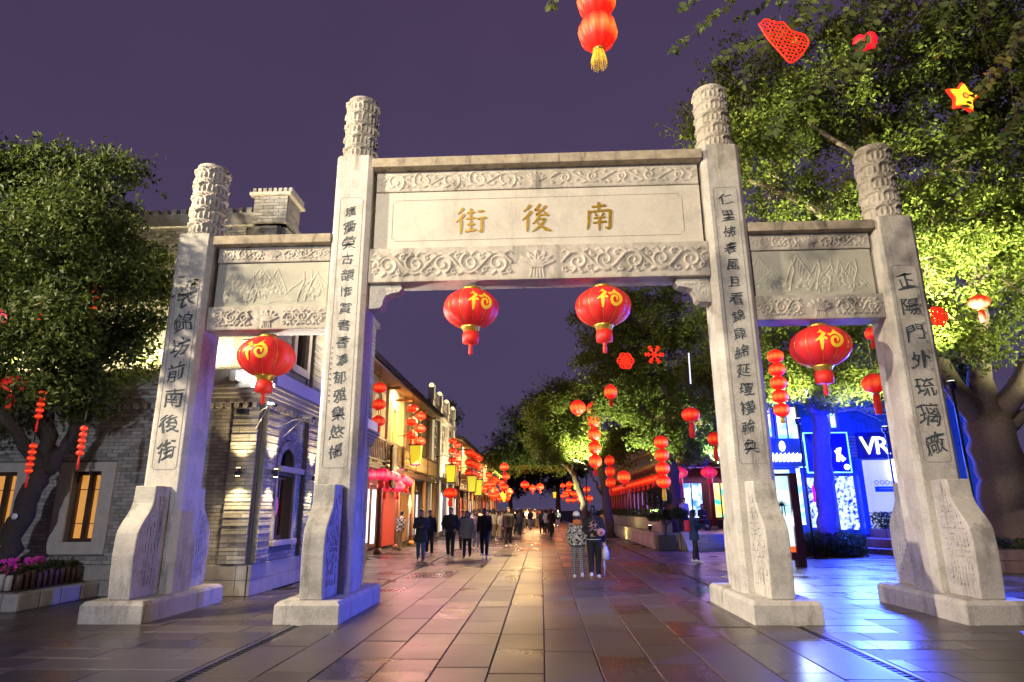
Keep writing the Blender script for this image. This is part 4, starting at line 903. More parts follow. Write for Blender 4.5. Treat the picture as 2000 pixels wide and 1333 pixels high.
# ------------------------------------------------------------------ blue lit shop with VR sign
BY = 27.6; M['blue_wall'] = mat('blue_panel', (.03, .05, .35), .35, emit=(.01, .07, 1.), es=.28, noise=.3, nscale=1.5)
M['white_lit'] = glow('white_sign_light', (.95, .98, 1.), 3.2); M['cyan_lit'] = glow('cyan_tube', (.25, .75, 1.), 1.6); M['win_lit'] = lit_poster('bright_window', (.2, .7, 1.), (1, 1, .95), 2.0, 3)
vr = thing('blue_shop', 'blue lit shop front with white VR lettering and glowing signs', 'shop', (12.5, BY, 0))
b = MB(); b.box(9.2, 19, BY+.8, BY+1.1, 0, 6.3); b.box(9.2, 12.75, BY, BY+.8, 3.35, 4.55); b.build('wall', M['blue_wall'], vr)
b = MB(); b.box(9.2, 19, BY, BY+.79, 0, .62); b.build('floor', M['slab_side'], vr)
for x0, x1, z0, z1 in ((9.35, 9.95, 4.65, 5.9), (10.2, 11.05, 4.55, 5.9), (12.2, 12.7, 5.0, 6.0)):
    b = MB(); b.box(x0, x1, BY+.2, BY+.25, z0, z1); wn = b.build('upper_window', M['win_lit'], vr)
    b = MB(); b.box(x0-.08, x0, BY+.1, BY+.8, z0-.1, z1+.1); b.box(x1, x1+.12, BY+.1, BY+.8, z0-.1, z1+.1); b.box(x0, x1, BY+.1, BY+.8, z0-.1, z0-.001); b.box((x0+x1)/2-.03, (x0+x1)/2+.03, BY+.12, BY+.199, z0, z1); b.build('window_frame', M['metal_grey'], wn)
b = MB(); b.ball((10.25, BY-.05, 4.22), (.13, .05, .22), 12, 8); b.build('sign_emblem', M['white_lit'], vr)
b = MB()
for j in range(7): b.ribbon([(9.78+j*.17, 3.58), (9.84+j*.17, 3.9), (9.92+j*.17, 3.6), (9.97+j*.17, 3.88)], [.045]*4, .05, lambda x, z, h: (x, BY-.02-h, z))
b.build('sign_lettering', M['white_lit'], vr, kind='stuff')
for x0, x1, z0, z1 in ((9.5, 10.55, .62, 3.25), (10.85, 11.0, 1., 3.3)):
    b = MB(); b.box(x0, x1, BY+.3, BY+.35, z0, z1); b.build('glass_door', M['win_lit'], vr)
for x0, x1, z0, z1 in ((11.15, 12.95, 3.1, 4.75),):        # boxed sign outlined with cyan tube
    b = MB(); b.box(x0, x1, BY-.12, BY-.02, z0, z1); bs = b.build('sign_box', mat('deep_blue', (.01, .015, .2), .3, emit=(0, .01, .6), es=.15), vr)
    b = MB(); b.tube([(x0, BY-.15, z0), (x1, BY-.15, z0), (x1, BY-.15, z1), (x0, BY-.15, z1), (x0, BY-.15, z0)], .035, 6); b.build('cyan_tube', M['cyan_lit'], bs)
    b = MB(); b.ribbon([(12.45, 3.55), (12.55, 4.1), (12.4, 4.0), (12.7, 3.6), (12.55, 3.8)], [.06, .09, .05, .09, .06], .04, lambda x, z, h: (x, BY-.13-h, z)); b.ball((11.6, BY-.15, 3.75), (.09, .04, .2), 10, 6); b.ball((12.78, BY-.15, 3.32), (.12, .04, .12), 10, 6); b.build('sign_lettering', M['white_lit'], bs, kind='stuff')
for j in range(7):
    z = 3.75+j*.13; b = MB(); b.box(13.0, 13.32, BY-.1, BY-.02, z, z+.07); b.build('vent_slat', M['metal_grey'], vr)
    b = MB(); b.box(15.0, 15.7, BY-.1, BY-.02, z+.25, z+.32); b.build('vent_slat', M['metal_grey'], vr)
b = MB(); b.box(13.35, 14.95, BY-.1, BY-.02, 3.68, 4.75); sb = b.build('sign_board', mat('navy_board', (.01, .02, .16), .35), vr)
for ch, x in (('V', 13.78), ('R', 14.38)):
    o = text(ch, 1.0, (x, BY-.13, 4.2), M['white_lit'], sb, 'letter'); o.scale = (1.05, 6, 1.05)
b = MB(); b.box(14.55, 15.9, BY-.2, BY-.05, 2.75, 3.62); b.build('lightbox', M['white_lit'], vr)
b = MB(); b.box(13.42, 14.85, BY-.02, BY+.05, .62, 3.6); dr = b.build('white_door', mat('white_door', (.6, .6, .66), .4, emit=(.6, .68, .95), es=.7), vr)
b = MB(); b.box(13.85, 14.75, BY-.04, BY-.021, 2.3, 2.52); b.build('door_notice', mat('teal_notice', (.02, .25, .38), .5), dr)
b = MB(); b.box(14.0, 14.6, BY-.046, BY-.041, 2.41, 2.44); b.build('notice_line', M['white'], dr)
for j in range(4): b = MB(); b.tube([(13.95+j*.22+.08*math.cos(a), BY-.03, 2.68+.08*math.sin(a)) for a in np.linspace(0, 2*PI, 13)], .012, 5); b.build('door_ring', M['metal_dark'], dr)
b = MB(); b.box(13.2, 13.41, BY-.15, BY+.4, .62, 3.65); b.build('blue_post', M['blue_wall'], vr)
for x0, x1, z0, z1 in ((15.0, 15.7, .7, 1.5), (15.0, 15.7, 1.6, 2.4), (15.0, 15.7, 2.45, 2.7)): b = MB(); b.box(x0, x1, BY+.1, BY+.14, z0, z1); b.build('teal_shelf_light', glow('teal_shelf', (.35, .95, .9), 1.3), vr)
M['busy'] = lit_poster('busy_display', (.01, .02, .3), (.7, .95, 1), 1.5, 7)
for x0, x1, z0, z1 in ((12.35, 13.1, .8, 2.95), (11.2, 11.7, .9, 2.9)): b = MB(); b.box(x0, x1, BY+.15, BY+.2, z0, z1); b.build('shop_display', M['busy'], vr)
b = MB(); b.box(11.35, 11.65, BY+.1, BY+.14, 1.9, 2.6); b.build('magenta_screen', glow('magenta_screen', (.8, .0, .7), .8), vr)
BLUE = (.03, .07, 1.)
light('AREA', 'sign_glow', (12.3, BY-.4, 4.0), 4200, BLUE, vr, (7, 16, 0), 3., sy=1.6)
# blue floodlight on a short post aimed at the tree and paving
bf = thing('blue_floodlight', 'blue floodlight on a slim post beside the planter by the blue shop', 'floodlight', (10.0, 16.4, 0))
b = MB(); b.tube([(10.0, 16.4, 0), (10.0, 16.4, 4.2)], .05, 8); b.build('post', M['metal_dark'], bf)
b = MB(); b.cbox((10.0, 16.4, 4.3), (.3, .4, .3)); b.build('lamp_head', M['metal_dark'], bf, bevel=.02)
light('SPOT', 'lamp_light', (9.8, 16.2, 4.25), 7500, BLUE, bf, (5.2, 13.0, 0), .15, 105, .8)
light('SPOT', 'lamp_light', (10.0, 16.65, 4.3), 24000, (.01, .02, 1.), bf, (10.7, 24.8, 3.4), .15, 46, .7)
# free-standing lightbox
kb = thing('lightbox_stand', 'tall free-standing lit advertising panel between red-brown posts', 'advertising panel', (7.1, 20, 0))
M['red_brown'] = mat('red_brown_post', (.09, .022, .03), .45, noise=.15)
m_, t_, b_ = nodes('lit_advert'); n_ = t_.nodes.new; l_ = t_.links.new; g_ = n_('ShaderNodeNewGeometry'); s_ = n_('ShaderNodeSeparateXYZ'); l_(g_.outputs['Position'], s_.inputs[0])
r_ = n_('ShaderNodeMapRange'); r_.inputs[1].default_value = .4; r_.inputs[2].default_value = 2.65; l_(s_.outputs[2], r_.inputs[0]); c_ = n_('ShaderNodeValToRGB'); c_.color_ramp.interpolation = 'CONSTANT'; e = c_.color_ramp.elements
e[0].color = (1, .13, .02, 1); e[1].position = .08; e[1].color = (.8, .95, 1, 1); q = e.new(.5); q.color = (.55, .9, 1, 1); q = e.new(.62); q.color = (.85, 1, 1, 1); q = e.new(.8); q.color = (.6, .85, 1, 1)
l_(r_.outputs[0], c_.inputs[0]); l_(c_.outputs[0], b_.inputs['Base Color']); l_(c_.outputs[0], b_.inputs['Emission Color']); b_.inputs['Emission Strength'].default_value = 1.0
b = MB(); b.box(6.72, 7.47, 19.94, 20.06, .42, 2.62); b.build('lit_panel', m_, kb)
b = MB(); b.box(7.471, 7.72, 19.85, 20.15, 0, 2.7); b.build('post', M['red_brown'], kb, bevel=.015)
b = MB(); b.box(6.5, 6.719, 19.85, 20.15, 0, 2.7); b.build('post', M['red_brown'], kb, bevel=.015)
b = MB(); b.box(6.72, 7.47, 19.9, 20.1, 2.621, 2.7); b.build('head_rail', M['red_brown'], kb); b = MB(); b.box(6.72, 7.47, 19.9, 20.1, .2, .419); b.build('foot_rail', M['red_brown'], kb)
b = MB()
for j in range(9):
    a = PI*j/8; b.ribbon([(7.2, 1.75), (7.2+.16*math.cos(a), 1.75+.18*math.sin(a))], [.02, .006], .012, lambda x, z, h: (x, 19.937-h, z))
for j in (-1, 0, 1): b.ribbon([(7.2+j*.07, 1.75), (7.2+j*.08, 1.45)], [.02, .012], .012, lambda x, z, h: (x, 19.937-h, z))
b.build('panel_picture', mat('panel_figure', (.05, .2, .3), .5), kb, kind='stuff')
light('AREA', 'panel_light', (7.2, 19.8, 1.9), 150, (.6, .8, 1), kb, (7.5, 12, .5), .7, sy=2.6)

# ------------------------------------------------------------------ trees
def tree(name, label, base, limbs, crowns, nleaf, size, m, seed, group=None, clump=.55, bark=None, nbr=40):
    """limbs: (points, r0, r1); crowns: (centre, radii, share)"""
    r = np.random.default_rng(seed); t = thing(name, label, 'tree', base, group=group); bark = bark or M['bark']
    tr = MB(); LP = []
    for i, (p, r0, r1) in enumerate(limbs):
        p = np.array(p, float); k = len(p); tt = np.linspace(0, k-1, k*5); q = np.stack([np.interp(tt, np.arange(k), p[:, c]) for c in range(3)], 1)
        for _ in range(3): q[1:-1] = (q[:-2]+2*q[1:-1]+q[2:])/4
        q[1:-1] += r.normal(0, .03+.03*r0, (len(q)-2, 3)); rad = np.linspace(r0, r1, len(q))*(1+r.normal(0, .05, len(q)))
        if i == 0: rad[:4] *= np.array([1.35, 1.18, 1.08, 1.03])
        tr.tube(q, list(rad), 12 if r0 > .2 else 8); LP += [(*a, b_) for a, b_ in zip(q[len(q)//3:], rad[len(q)//3:])]
    LP = np.array(LP); C_, Sg = [], []
    tot = sum(c[2] for c in crowns)
    for (c, rad, sh) in crowns:
        vol = rad[0]*rad[1]*rad[2]; n = max(6, int(vol**.67*11*(.55/clump)**1.5)); d = r.normal(size=(n, 3)); d /= np.linalg.norm(d, axis=1)[:, None]; q = r.random(n)**.42
        C_.append(np.array(c)+d*q[:, None]*np.array(rad)*r.uniform(.82, 1.08, (n, 1))); Sg.append(np.full(n, sh/tot/n))
    C_ = np.concatenate(C_); Sg = np.concatenate(Sg)
    for k in r.permutation(len(C_))[:nbr]:
        c = C_[k]; d = np.linalg.norm(LP[:, :3]-c, axis=1)+np.maximum(0, LP[:, 2]-c[2])*2; j = d.argmin(); a = LP[j, :3]
        mid = (a+c)/2+r.normal(0, .12, 3)+np.array([0, 0, .15]); q0 = min(LP[j, 3]*.55, .07); tr.tube([a, (a+mid)/2, mid, (mid+c)/2, c], [q0, q0*.8, q0*.6, q0*.4, .008], 6)
        for _ in range(3):
            e = c+r.normal(0, clump*.7, 3); tr.tube([mid, (mid+e)/2+r.normal(0, .05, 3), e], [q0*.45, q0*.3, .005], 5)
    tr.build('trunk', bark, t)
    P_ = []
    for c, s_ in zip(C_, Sg):
        n = int(nleaf*s_*r.uniform(.5, 1.5))+1; ns = max(1, n//7); sp = c+r.normal(size=(ns, 3))*np.array([clump, clump, clump*.62])*r.uniform(.6, 1.15)*.62
        P_.append(np.repeat(sp, 7, 0)+r.normal(0, size*.75, (ns*7, 3)))
    P_ = np.concatenate(P_); P_ = P_[P_[:, 2] > base[2]+.8]
    leaves('crown', P_-np.array(base), size, m, t, r); return t
lt = tree('evergreen_tree', 'leafy evergreen tree growing in the flower planter before the brick house', (-10.25, 12.6, .45),
     [([(-10.62, 12.6, .4), (-10.45, 12.6, 1.5), (-10.02, 12.6, 2.6)], .21, .18), ([(-10.0, 12.6, 2.5), (-10.9, 12.4, 3.6), (-12.1, 12.2, 4.6), (-12.9, 12.1, 6.2)], .14, .05), ([(-10, 12.6, 2.5), (-10.1, 12.4, 4), (-10.3, 12.2, 6), (-10.6, 12.1, 8.2)], .15, .04),
      ([(-9.95, 12.6, 2.5), (-9.45, 12.5, 3.4), (-9.1, 12.3, 4.6), (-8.6, 12.1, 6.2)], .12, .03)],
     [((-11.6, 11.8, 6.5), (3.2, 2.0, 3.15), 1.3), ((-8.7, 11.2, 6.5), (1.5, 1.7, 1.75), .7), ((-10, 11.6, 8.2), (1.8, 1.5, 1.2), .35), ((-9.35, 12, 4.6), (1.5, 1.2, 1.4), .4), ((-12.5, 12, 3.9), (1.5, 1.2, 1), .2)], 70000, .11, M['leaf'], 3, clump=.5, nbr=60, bark=mat('dark_bark', (.05, .038, .03), .95, noise=.4, nscale=12, bump=.9, bscale=26))
TA = tree('banyan_tree', 'huge spreading tree with dark forked trunk in the stone planter right of the gateway', (13.35, 19.4, .6),
     [([(13.5, 19.4, .5), (13.35, 19.3, 2.2), (13.1, 19.1, 4.2)], .72, .6), ([(13.1, 19.1, 4), (12.7, 18.4, 6), (12.7, 17.6, 8.5), (13.2, 17, 12)], .38, .08), ([(13.0, 19.1, 3.9), (11.6, 18.5, 5.8), (10.2, 17.8, 8.0), (8.4, 17.2, 9.9), (6.0, 17, 11.2)], .34, .06),
      ([(13.2, 19.1, 4), (14.6, 18.4, 6.3), (15.9, 17.6, 9.5), (16.6, 17, 12)], .36, .07), ([(12.3, 18.5, 5.8), (11.5, 17.8, 8.3), (10.4, 17.3, 10.8), (9.6, 17, 13.6)], .24, .05), ([(11.2, 18.2, 6.6), (9.3, 17.6, 8.2), (7.4, 17.3, 9.0)], .14, .03), ([(12.7, 17.7, 8.2), (11.3, 16.8, 9.4), (9.3, 16.4, 11.2), (7.6, 16.4, 12.8)], .16, .04),
      ([(13.3, 19.1, 3.8), (14.9, 18.8, 4.8), (16.8, 18.4, 5.6)], .22, .06), ([(12.7, 18, 7.4), (14.2, 17, 9.2), (14.6, 16.4, 11.5)], .13, .03)],
     [((14.2, 16.8, 16), (4.8, 3, 3.2), .8), ((9.2, 17.4, 13.2), (4.6, 3.2, 4.0), 1.2), ((14.6, 17.2, 12.5), (4.2, 3.2, 4.4), 1), ((13.8, 17.4, 8.0), (3.8, 2.6, 1.9), .5), ((9.9, 17.6, 9.4), (3.3, 2.4, 1.8), .5), ((6.3, 17.5, 12.2), (2.1, 2.2, 2.4), .45), ((16.8, 18.5, 6.4), (2.6, 2, 2.1), .5), ((11, 18, 6.3), (2.3, 1.6, 1.1), .25), ((15.5, 17, 9.5), (3.2, 2, 2.2), .5), ((12.2, 16.2, 8.6), (2.6, 1.6, 1.8), .4)], 165000, .125, M['leaf_fine'], 5, clump=.58, nbr=130, bark=mat('brown_bark', (.16, .115, .095), .9, noise=.35, nscale=14, bump=.8, bscale=30))
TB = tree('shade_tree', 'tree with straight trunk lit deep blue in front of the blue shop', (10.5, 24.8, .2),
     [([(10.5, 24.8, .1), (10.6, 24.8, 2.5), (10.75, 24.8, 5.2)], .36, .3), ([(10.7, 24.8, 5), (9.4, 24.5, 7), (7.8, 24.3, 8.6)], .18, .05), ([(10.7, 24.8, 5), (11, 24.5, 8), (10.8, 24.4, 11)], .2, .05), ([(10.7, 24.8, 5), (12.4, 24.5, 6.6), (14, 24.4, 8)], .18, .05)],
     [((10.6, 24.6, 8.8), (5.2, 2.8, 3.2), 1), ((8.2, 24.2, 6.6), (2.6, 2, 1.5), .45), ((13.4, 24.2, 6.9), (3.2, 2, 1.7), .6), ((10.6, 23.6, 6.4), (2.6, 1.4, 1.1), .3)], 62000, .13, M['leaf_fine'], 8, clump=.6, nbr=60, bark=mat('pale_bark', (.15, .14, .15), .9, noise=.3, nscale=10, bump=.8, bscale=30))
TC = tree('street_tree', 'tall street tree at the terrace edge hung with red ornaments', (6.4, 31.2, .6),
     [([(6.4, 31.2, .5), (6.35, 31.4, 3), (6.3, 31.6, 5.2)], .34, .27), ([(6.3, 31.6, 5), (4.9, 32, 7), (3.2, 32.4, 8.8)], .17, .04), ([(6.3, 31.6, 5), (6.4, 32, 8), (6, 32.5, 11.5)], .2, .04), ([(6.3, 31.6, 5), (7.8, 32, 6.6), (9.3, 32.3, 8.2)], .17, .04), ([(6.3, 31.6, 4.4), (7.4, 31, 5.0), (8.8, 30.5, 5.9)], .07, .02)],
     [((5.6, 32.4, 10.2), (4.3, 3.2, 3.3), 1), ((4.6, 32.2, 7.4), (2.9, 2.4, 1.7), .45), ((8.3, 32.2, 7.4), (2.6, 2.2, 1.7), .4), ((6.2, 31.4, 5.0), (2.0, 1.5, 1.0), .25), ((7.6, 30.6, 4.9), (1.6, 1.2, .9), .15)], 64000, .16, M['leaf_fine'], 9, clump=.62, nbr=60)
TD = tree('street_tree', 'rounded street tree leaning over the paving beyond the ornamented tree', (4.4, 43, 0),
     [([(4.4, 43, -.05), (4.3, 43.1, 2.4), (4.0, 43.3, 4.4)], .3, .24), ([(4, 43.3, 4.2), (2.4, 44, 6), (.6, 44.5, 7.4)], .16, .04), ([(4, 43.3, 4.2), (3.8, 44, 7), (3, 44.5, 9.6)], .18, .04), ([(4.3, 43.1, 2.2), (3.6, 43, 3.4), (3.0, 43, 4.6)], .1, .03)],
     [((2.6, 44.5, 8.0), (4.2, 3.6, 3.1), 1), ((1.4, 44, 5.9), (2.6, 2.2, 1.3), .35), ((5.2, 44, 6), (2.2, 2, 1.3), .25)], 36000, .18, M['leaf_fine'], 10, clump=.7, nbr=40)
tree('street_tree', 'dark rounded tree farthest down the right of the street', (3.9, 57, 0),
     [([(3.9, 57, -.05), (3.6, 57, 2.5), (2.9, 57.4, 4.8)], .32, .25), ([(2.9, 57.4, 4.6), (.9, 58, 6.8), (-1.2, 58.4, 8.4)], .18, .04), ([(2.9, 57.4, 4.6), (2.6, 58, 8), (1.8, 58.5, 11)], .2, .04)],
     [((.4, 58.5, 8.8), (5.0, 4, 3.7), 1), ((-2.2, 58.2, 6.2), (2.8, 2.4, 1.7), .3)], 26000, .24, M['leaf'], 12, clump=.8, nbr=30)
TE = tree('courtyard_tree', 'small bright green tree rising behind the timber shophouses', (-10.2, 60, 0), [([(-10.2, 60, 0), (-10.2, 60, 5), (-10.1, 60, 8.5)], .3, .2)], [((-9.9, 60, 10.3), (1.9, 2, 2.2), 1)], 6000, .26, M['leaf_pale'], 14, clump=.6, nbr=14)
tree('far_tree', 'dark tree closing the far end of the street', (-5, 104, 0), [([(-5, 104, 0), (-5, 104, 4), (-4.8, 104, 7)], .4, .2)], [((-4.5, 104, 8), (5, 4, 4.2), 1)], 8000, .4, M['leaf_dark'], 15, clump=1., nbr=14)
tree('far_tree', 'dark tree behind the crowd right of the street end', (2.5, 98, 0), [([(2.5, 98, 0), (2.5, 98, 4), (2.3, 98, 7)], .4, .2)], [((2.2, 98, 8), (5.5, 4, 4), 1)], 8000, .4, M['leaf_dark'], 16, clump=1., nbr=14)
# ground spotlights under the trees
M['spot_glass'] = glow('spot_glass', (1, 1, .8), 8)
def uplight(p, aim, power, col, label, spot=70):
    t = thing('tree_uplight', label, 'ground light', p, group='ground spotlights under the trees')
    b = MB(); b.lathe([(.09, 0), (.1, .1), (.11, .2)], p, 14); b.build('housing', M['metal_dark'], t)
    if .6 < p[2] < 7: b = MB(); b.tube([(p[0], p[1], 0), (p[0], p[1], p[2]+.02)], .035, 8); b.build('post', M['metal_dark'], t)
    b = MB(); b.lathe([(.085, .201), (.085, .208)], p, 14); b.build('lamp_glass', M['spot_glass'], t)
    light('SPOT', 'lamp_light', (p[0], p[1], p[2]+.3), power, col, t, aim, .1, spot, .6)
YG = (.95, 1., .5)
uplight((15.6, 14.8, 3.2), (14.2, 17.2, 11), 6500, YG, 'spotlight on a bracket right of the huge forked tree', 110)
uplight((9.9, 15.4, 4.4), (8.6, 17.2, 12), 16000, YG, 'spotlight on a bracket left of the huge forked tree', 115)
uplight((12.0, 22.6, 4.2), (11, 24.6, 10), 3200, YG, 'ground spotlight at the foot of the blue lit trunk', 90)
uplight((5.3, 32.6, .7), (5.4, 32.3, 10), 14000, (.85, 1, .55), 'ground spotlight in the hedge under the ornamented tree', 90)
uplight((2.9, 41.9, 4.0), (2.2, 44.3, 9), 6500, YG, 'spotlight on a slim post under the rounded street tree', 105)
uplight((9.3, 23.2, 4.6), (8.6, 24.4, 9), 2400, YG, 'spotlight on a bracket left of the blue lit trunk', 110)
uplight((8.4, 30.2, 3.4), (7.8, 32, 8), 5500, (.6, 1, .8), 'spotlight on a bracket right of the ornamented tree', 100)
uplight((2.6, 55.5, .02), (.4, 58.4, 9), 6500, (.9, 1, .5), 'ground spotlight under the farthest rounded tree', 95)
uplight((-8.6, 58, 7.9), (-9.8, 60, 10.5), 700, (.7, 1, .35), 'roof spotlight under the small bright green tree', 90)
uplight((-12.2, 10.4, .02), (-11.6, 12, 9.5), 420, (1, 1, .6), 'ground spotlight in front of the flower planter', 60)

# overhanging branches of a tree that stands beside the viewer
og_ = thing('overhanging_tree', 'small-leaved tree reaching drooping twigs over the approach from the right', 'tree', (9.5, .5, 0))
r = np.random.default_rng(4); b = MB(); b.tube([(9.5, .5, -.05), (9.3, .8, 3), (8.8, 1.6, 6)], [.4, .32, .26], 12); b.tube([(8.8, 1.6, 5.8), (7.6, 3.4, 8), (6.0, 5.3, 9.1), (4.2, 6.3, 9.4)], [.22, .15, .08, .03], 8); b.tube([(8.8, 1.6, 5.8), (8.8, 4, 8.4), (8.4, 6, 9.2), (7, 7, 9.5)], [.2, .13, .07, .03], 8)
b.tube([(6.0, 5.3, 9.1), (3.5, 5.8, 9.0), (1.4, 6.2, 8.7), (.3, 6.3, 8.4)], [.06, .035, .02, .01], 6); b.build('trunk', M['bark'], og_)
TW = [([(1740, -40), (1690, 80), (1600, 175), (1530, 215), (1497, 275)], 6.2), ([(1620, -60), (1530, 60), (1460, 85), (1398, 120)], 6.4), ([(1520, 60), (1480, 100), (1460, 140), (1448, 172)], 6.3), ([(1480, -50), (1420, 10), (1360, 60), (1312, 102)], 6.6), ([(1390, -40), (1350, 5), (1325, 25)], 6.5),
      ([(2010, 40), (1960, 120), (1905, 190), (1872, 275)], 6.5), ([(1870, -40), (1850, 30), (1842, 105)], 6.4), ([(1090, -50), (1078, -5), (1074, 22)], 6.3), ([(1700, -60), (1660, 10), (1648, 60)], 6.1), ([(1800, -60), (1770, 30), (1700, 110), (1650, 150)], 6.7), ([(2060, 150), (1990, 200), (1960, 300)], 6.4), ([(1600, -60), (1580, 10), (1568, 50)], 6.0),
      ([(1960, -60), (1930, 10), (1900, 60)], 6.6), ([(2050, -20), (2000, 40), (1975, 110)], 6.9), ([(1560, -60), (1500, 0), (1440, 40)], 6.8), ([(1660, -60), (1600, 40), (1560, 90)], 6.9), ([(1780, -60), (1740, 10), (1700, 30)], 6.5)]
tw = MB(); LV, LF, LR = [], [], []; nv = 0
for k in range(300):                                        # extra twigs overhead, above the picture and along its top edge
    if k < len(TW): px, Y = TW[k]; P_ = np.array([at(u, v, Y+.08*i) for i, (u, v) in enumerate(px)])
    elif k < 120:
        a = np.array([r.uniform(3.4, 10), r.uniform(5.2, 8.2), 0]); a[2] = 8.6+r.uniform(0, 1.6); a[2] = max(a[2], 1.68+.94*a[1]*1.06) if a[0] < 6.5 else a[2]; P_ = np.stack([a, a+(-.12, .05, -.25), a+(-.3, .1, -.55)])
    else: break
    tt = np.linspace(0, len(P_)-1, len(P_)*4); Q = np.stack([np.interp(tt, np.arange(len(P_)), P_[:, c]) for c in range(3)], 1); Q[1:-1] = (Q[:-2]+2*Q[1:-1]+Q[2:])/4
    tw.tube(Q, list(np.linspace(.007, .002, len(Q))), 5)
    d = np.concatenate([[0], np.cumsum(np.linalg.norm(np.diff(Q, axis=0), axis=1))])
    for s_ in np.arange(.05, d[-1], .042):
        for sg in (-1, 1):
            if r.random() < .2: continue
            c = np.array([np.interp(s_, d, Q[:, j]) for j in range(3)]); j = min(len(Q)-2, int(np.searchsorted(d, s_))-1); t_ = Q[j+1]-Q[j]; t_ /= np.linalg.norm(t_)
            sd_ = np.cross(t_, r.normal(0, .5, 3)+np.array([0, -1, .3])); sd_ /= np.linalg.norm(sd_); a = sd_*sg+t_*.6+r.normal(0, .25, 3); a /= np.linalg.norm(a); w_ = np.cross(a, r.normal(0, .6, 3)+np.array([0, -1, .4])); w_ /= np.linalg.norm(w_)
            L_ = r.uniform(.075, .125); W_ = L_*.32; n_ = np.cross(a, w_)
            LV += [c+a*.008, c+a*L_*.3+w_*W_, c+a*L_*.75+w_*W_*.85, c+a*L_+n_*.006, c+a*L_*.75-w_*W_*.85, c+a*L_*.3-w_*W_]; LF += [(nv, nv+1, nv+2, nv+3), (nv, nv+3, nv+4, nv+5)]; nv += 6; LR += [r.random()]*6
o = tw.build('twig_spray', M['bark'], og_); o['kind'] = 'stuff'
o = link('twig_leaf_mass', np_mesh('twig_leaves', np.array(LV)-np.array(origin(og_)), LF, rnd=LR), M['leaf_pale'], og_); o['kind'] = 'stuff'

# ------------------------------------------------------------------ planters
pl = thing('flower_planter', 'low stone planter with pink petunias and log edging under the left tree', 'planter', (-11.5, 12.5, 0))
X1 = -9.2
for k in range(4):
    b = MB(); b.box(X1-.3, X1, 11.45+k*.53+.004, 11.45+(k+1)*.53-.004, 0, .3); b.build('kerb_stone', M['plinth'], pl, bevel=.03)
for k in range(6):
    b = MB(); b.box(X1-.304-(k+1)*1.0, X1-.312-k*1.0, 11.45, 11.75, 0, .3); b.build('kerb_stone', M['plinth'], pl, bevel=.03)
b = MB(); b.box(-15.3, X1-.305, 11.755, 13.55, 0, .32); b.build('soil', M['soil'], pl)
for k in range(11):
    y = 11.92+k*.15; b = MB(); b.tube([(X1-.42, y, .28), (X1-.42, y, .56+.02*(k % 3)), (X1-.42, y, .6+.02*(k % 3))], [.066, .064, .05], 10); b.build('edging_log', M['wood_dark'], pl)
for k in range(16):
    x = X1-.56-k*.15; b = MB(); b.tube([(x, 11.87, .28), (x, 11.87, .54+.02*(k % 3)), (x, 11.87, .58+.02*(k % 3))], [.066, .064, .05], 10); b.build('edging_log', M['wood_dark'] if k > 3 else M['trim'], pl)
hedge('foliage', -14, X1-.5, 11.95, 13.5, .4, .72, 5200, .075, M['leaf'], pl, 22)
M['petal'] = mat('pink_petal', (.72, .04, .42), .5, emit=(.9, .05, .5), es=.04, objvar=.35); pr2 = np.random.default_rng(6)
_p = MB()
for j in range(5):
    a = 2*PI*j/5; _p._add([(0, 0, 0), (.05*math.cos(a-.5), .05*math.sin(a-.5), .022), (.062*math.cos(a), .062*math.sin(a), .016), (.05*math.cos(a+.5), .05*math.sin(a+.5), .022)], [(0, 1, 2, 3)], True)
pm = _p.mesh('flower'); pm.materials.append(M['petal'])
for k in range(70):
    x = X1-.55-abs(pr2.normal(0, 1.1)); y = pr2.uniform(11.9, 12.9); o = bpy.data.objects.new('flower', pm); COL.objects.link(o); o.parent = pl; o.location = (x+11.5, y-12.5, .74+pr2.uniform(-.06, .06)-(.1 if y < 12.1 else 0)); o.rotation_euler = (pr2.uniform(.3, 1.4), pr2.uniform(-.4, .4), pr2.uniform(-.6, .6)); o.scale = (1.1,)*3
b = MB(); b.lathe([(.06, 0), (.06, .006)], (0, 0, 0), 14); o = tag(b.build('tree_tag', M['white']), 'small round white tag fixed to the left tree trunk', 'tag'); o.location = (-10.3, 12.36, 1.62); o.rotation_euler = (PI/2, 0, .15)
# curved stone planter round the right-hand trees
def ring(cx, cy, R0, R1, z0, z1, a0, a1, n, name, m, parent):
    for k in range(n):
        aa = np.linspace(a0+(a1-a0)*k/n+.004, a0+(a1-a0)*(k+1)/n-.004, 5); poly = [(cx+R1*math.cos(a), cy+R1*math.sin(a)) for a in aa]+[(cx+R0*math.cos(a), cy+R0*math.sin(a)) for a in aa[::-1]]
        b = MB(); b.prism(poly, 'z', z0, z1); b.build(name, m, parent, bevel=.015)
M['red_granite'] = mat('red_granite', (.17, .09, .075), .45, noise=.2, nscale=18, bump=.2)
cp = thing('curved_planter', 'curved stepped planter of reddish granite with shrubs by the blue shop', 'planter', (17, 26, 0))
ring(16.6, 27.2, 2.8, 4.7, 0, .2, PI*.85, PI*1.55, 7, 'step_stone', M['red_granite'], cp); ring(16.6, 27.2, 2.8, 4.15, .2, .52, PI*.85, PI*1.55, 6, 'step_stone', M['red_granite'], cp); ring(16.6, 27.2, 2.6, 3.3, .52, .85, PI*.85, PI*1.55, 6, 'planter_wall', M['red_granite'], cp)
b = MB(); b.lathe([(2.59, 0), (2.59, .8)], (16.6, 27.2, 0), 32); b.build('soil', M['soil'], cp)
rr = np.random.default_rng(31); a = rr.uniform(PI*.8, PI*1.6, 5200); q = rr.uniform(2.3, 3.25, 5200); leaves('shrub', np.stack([16.6+q*np.cos(a)-17, 27.2+q*np.sin(a)-26, rr.uniform(.8, 1.5, 5200)], 1), .11, M['leaf_dark'], cp, rr)
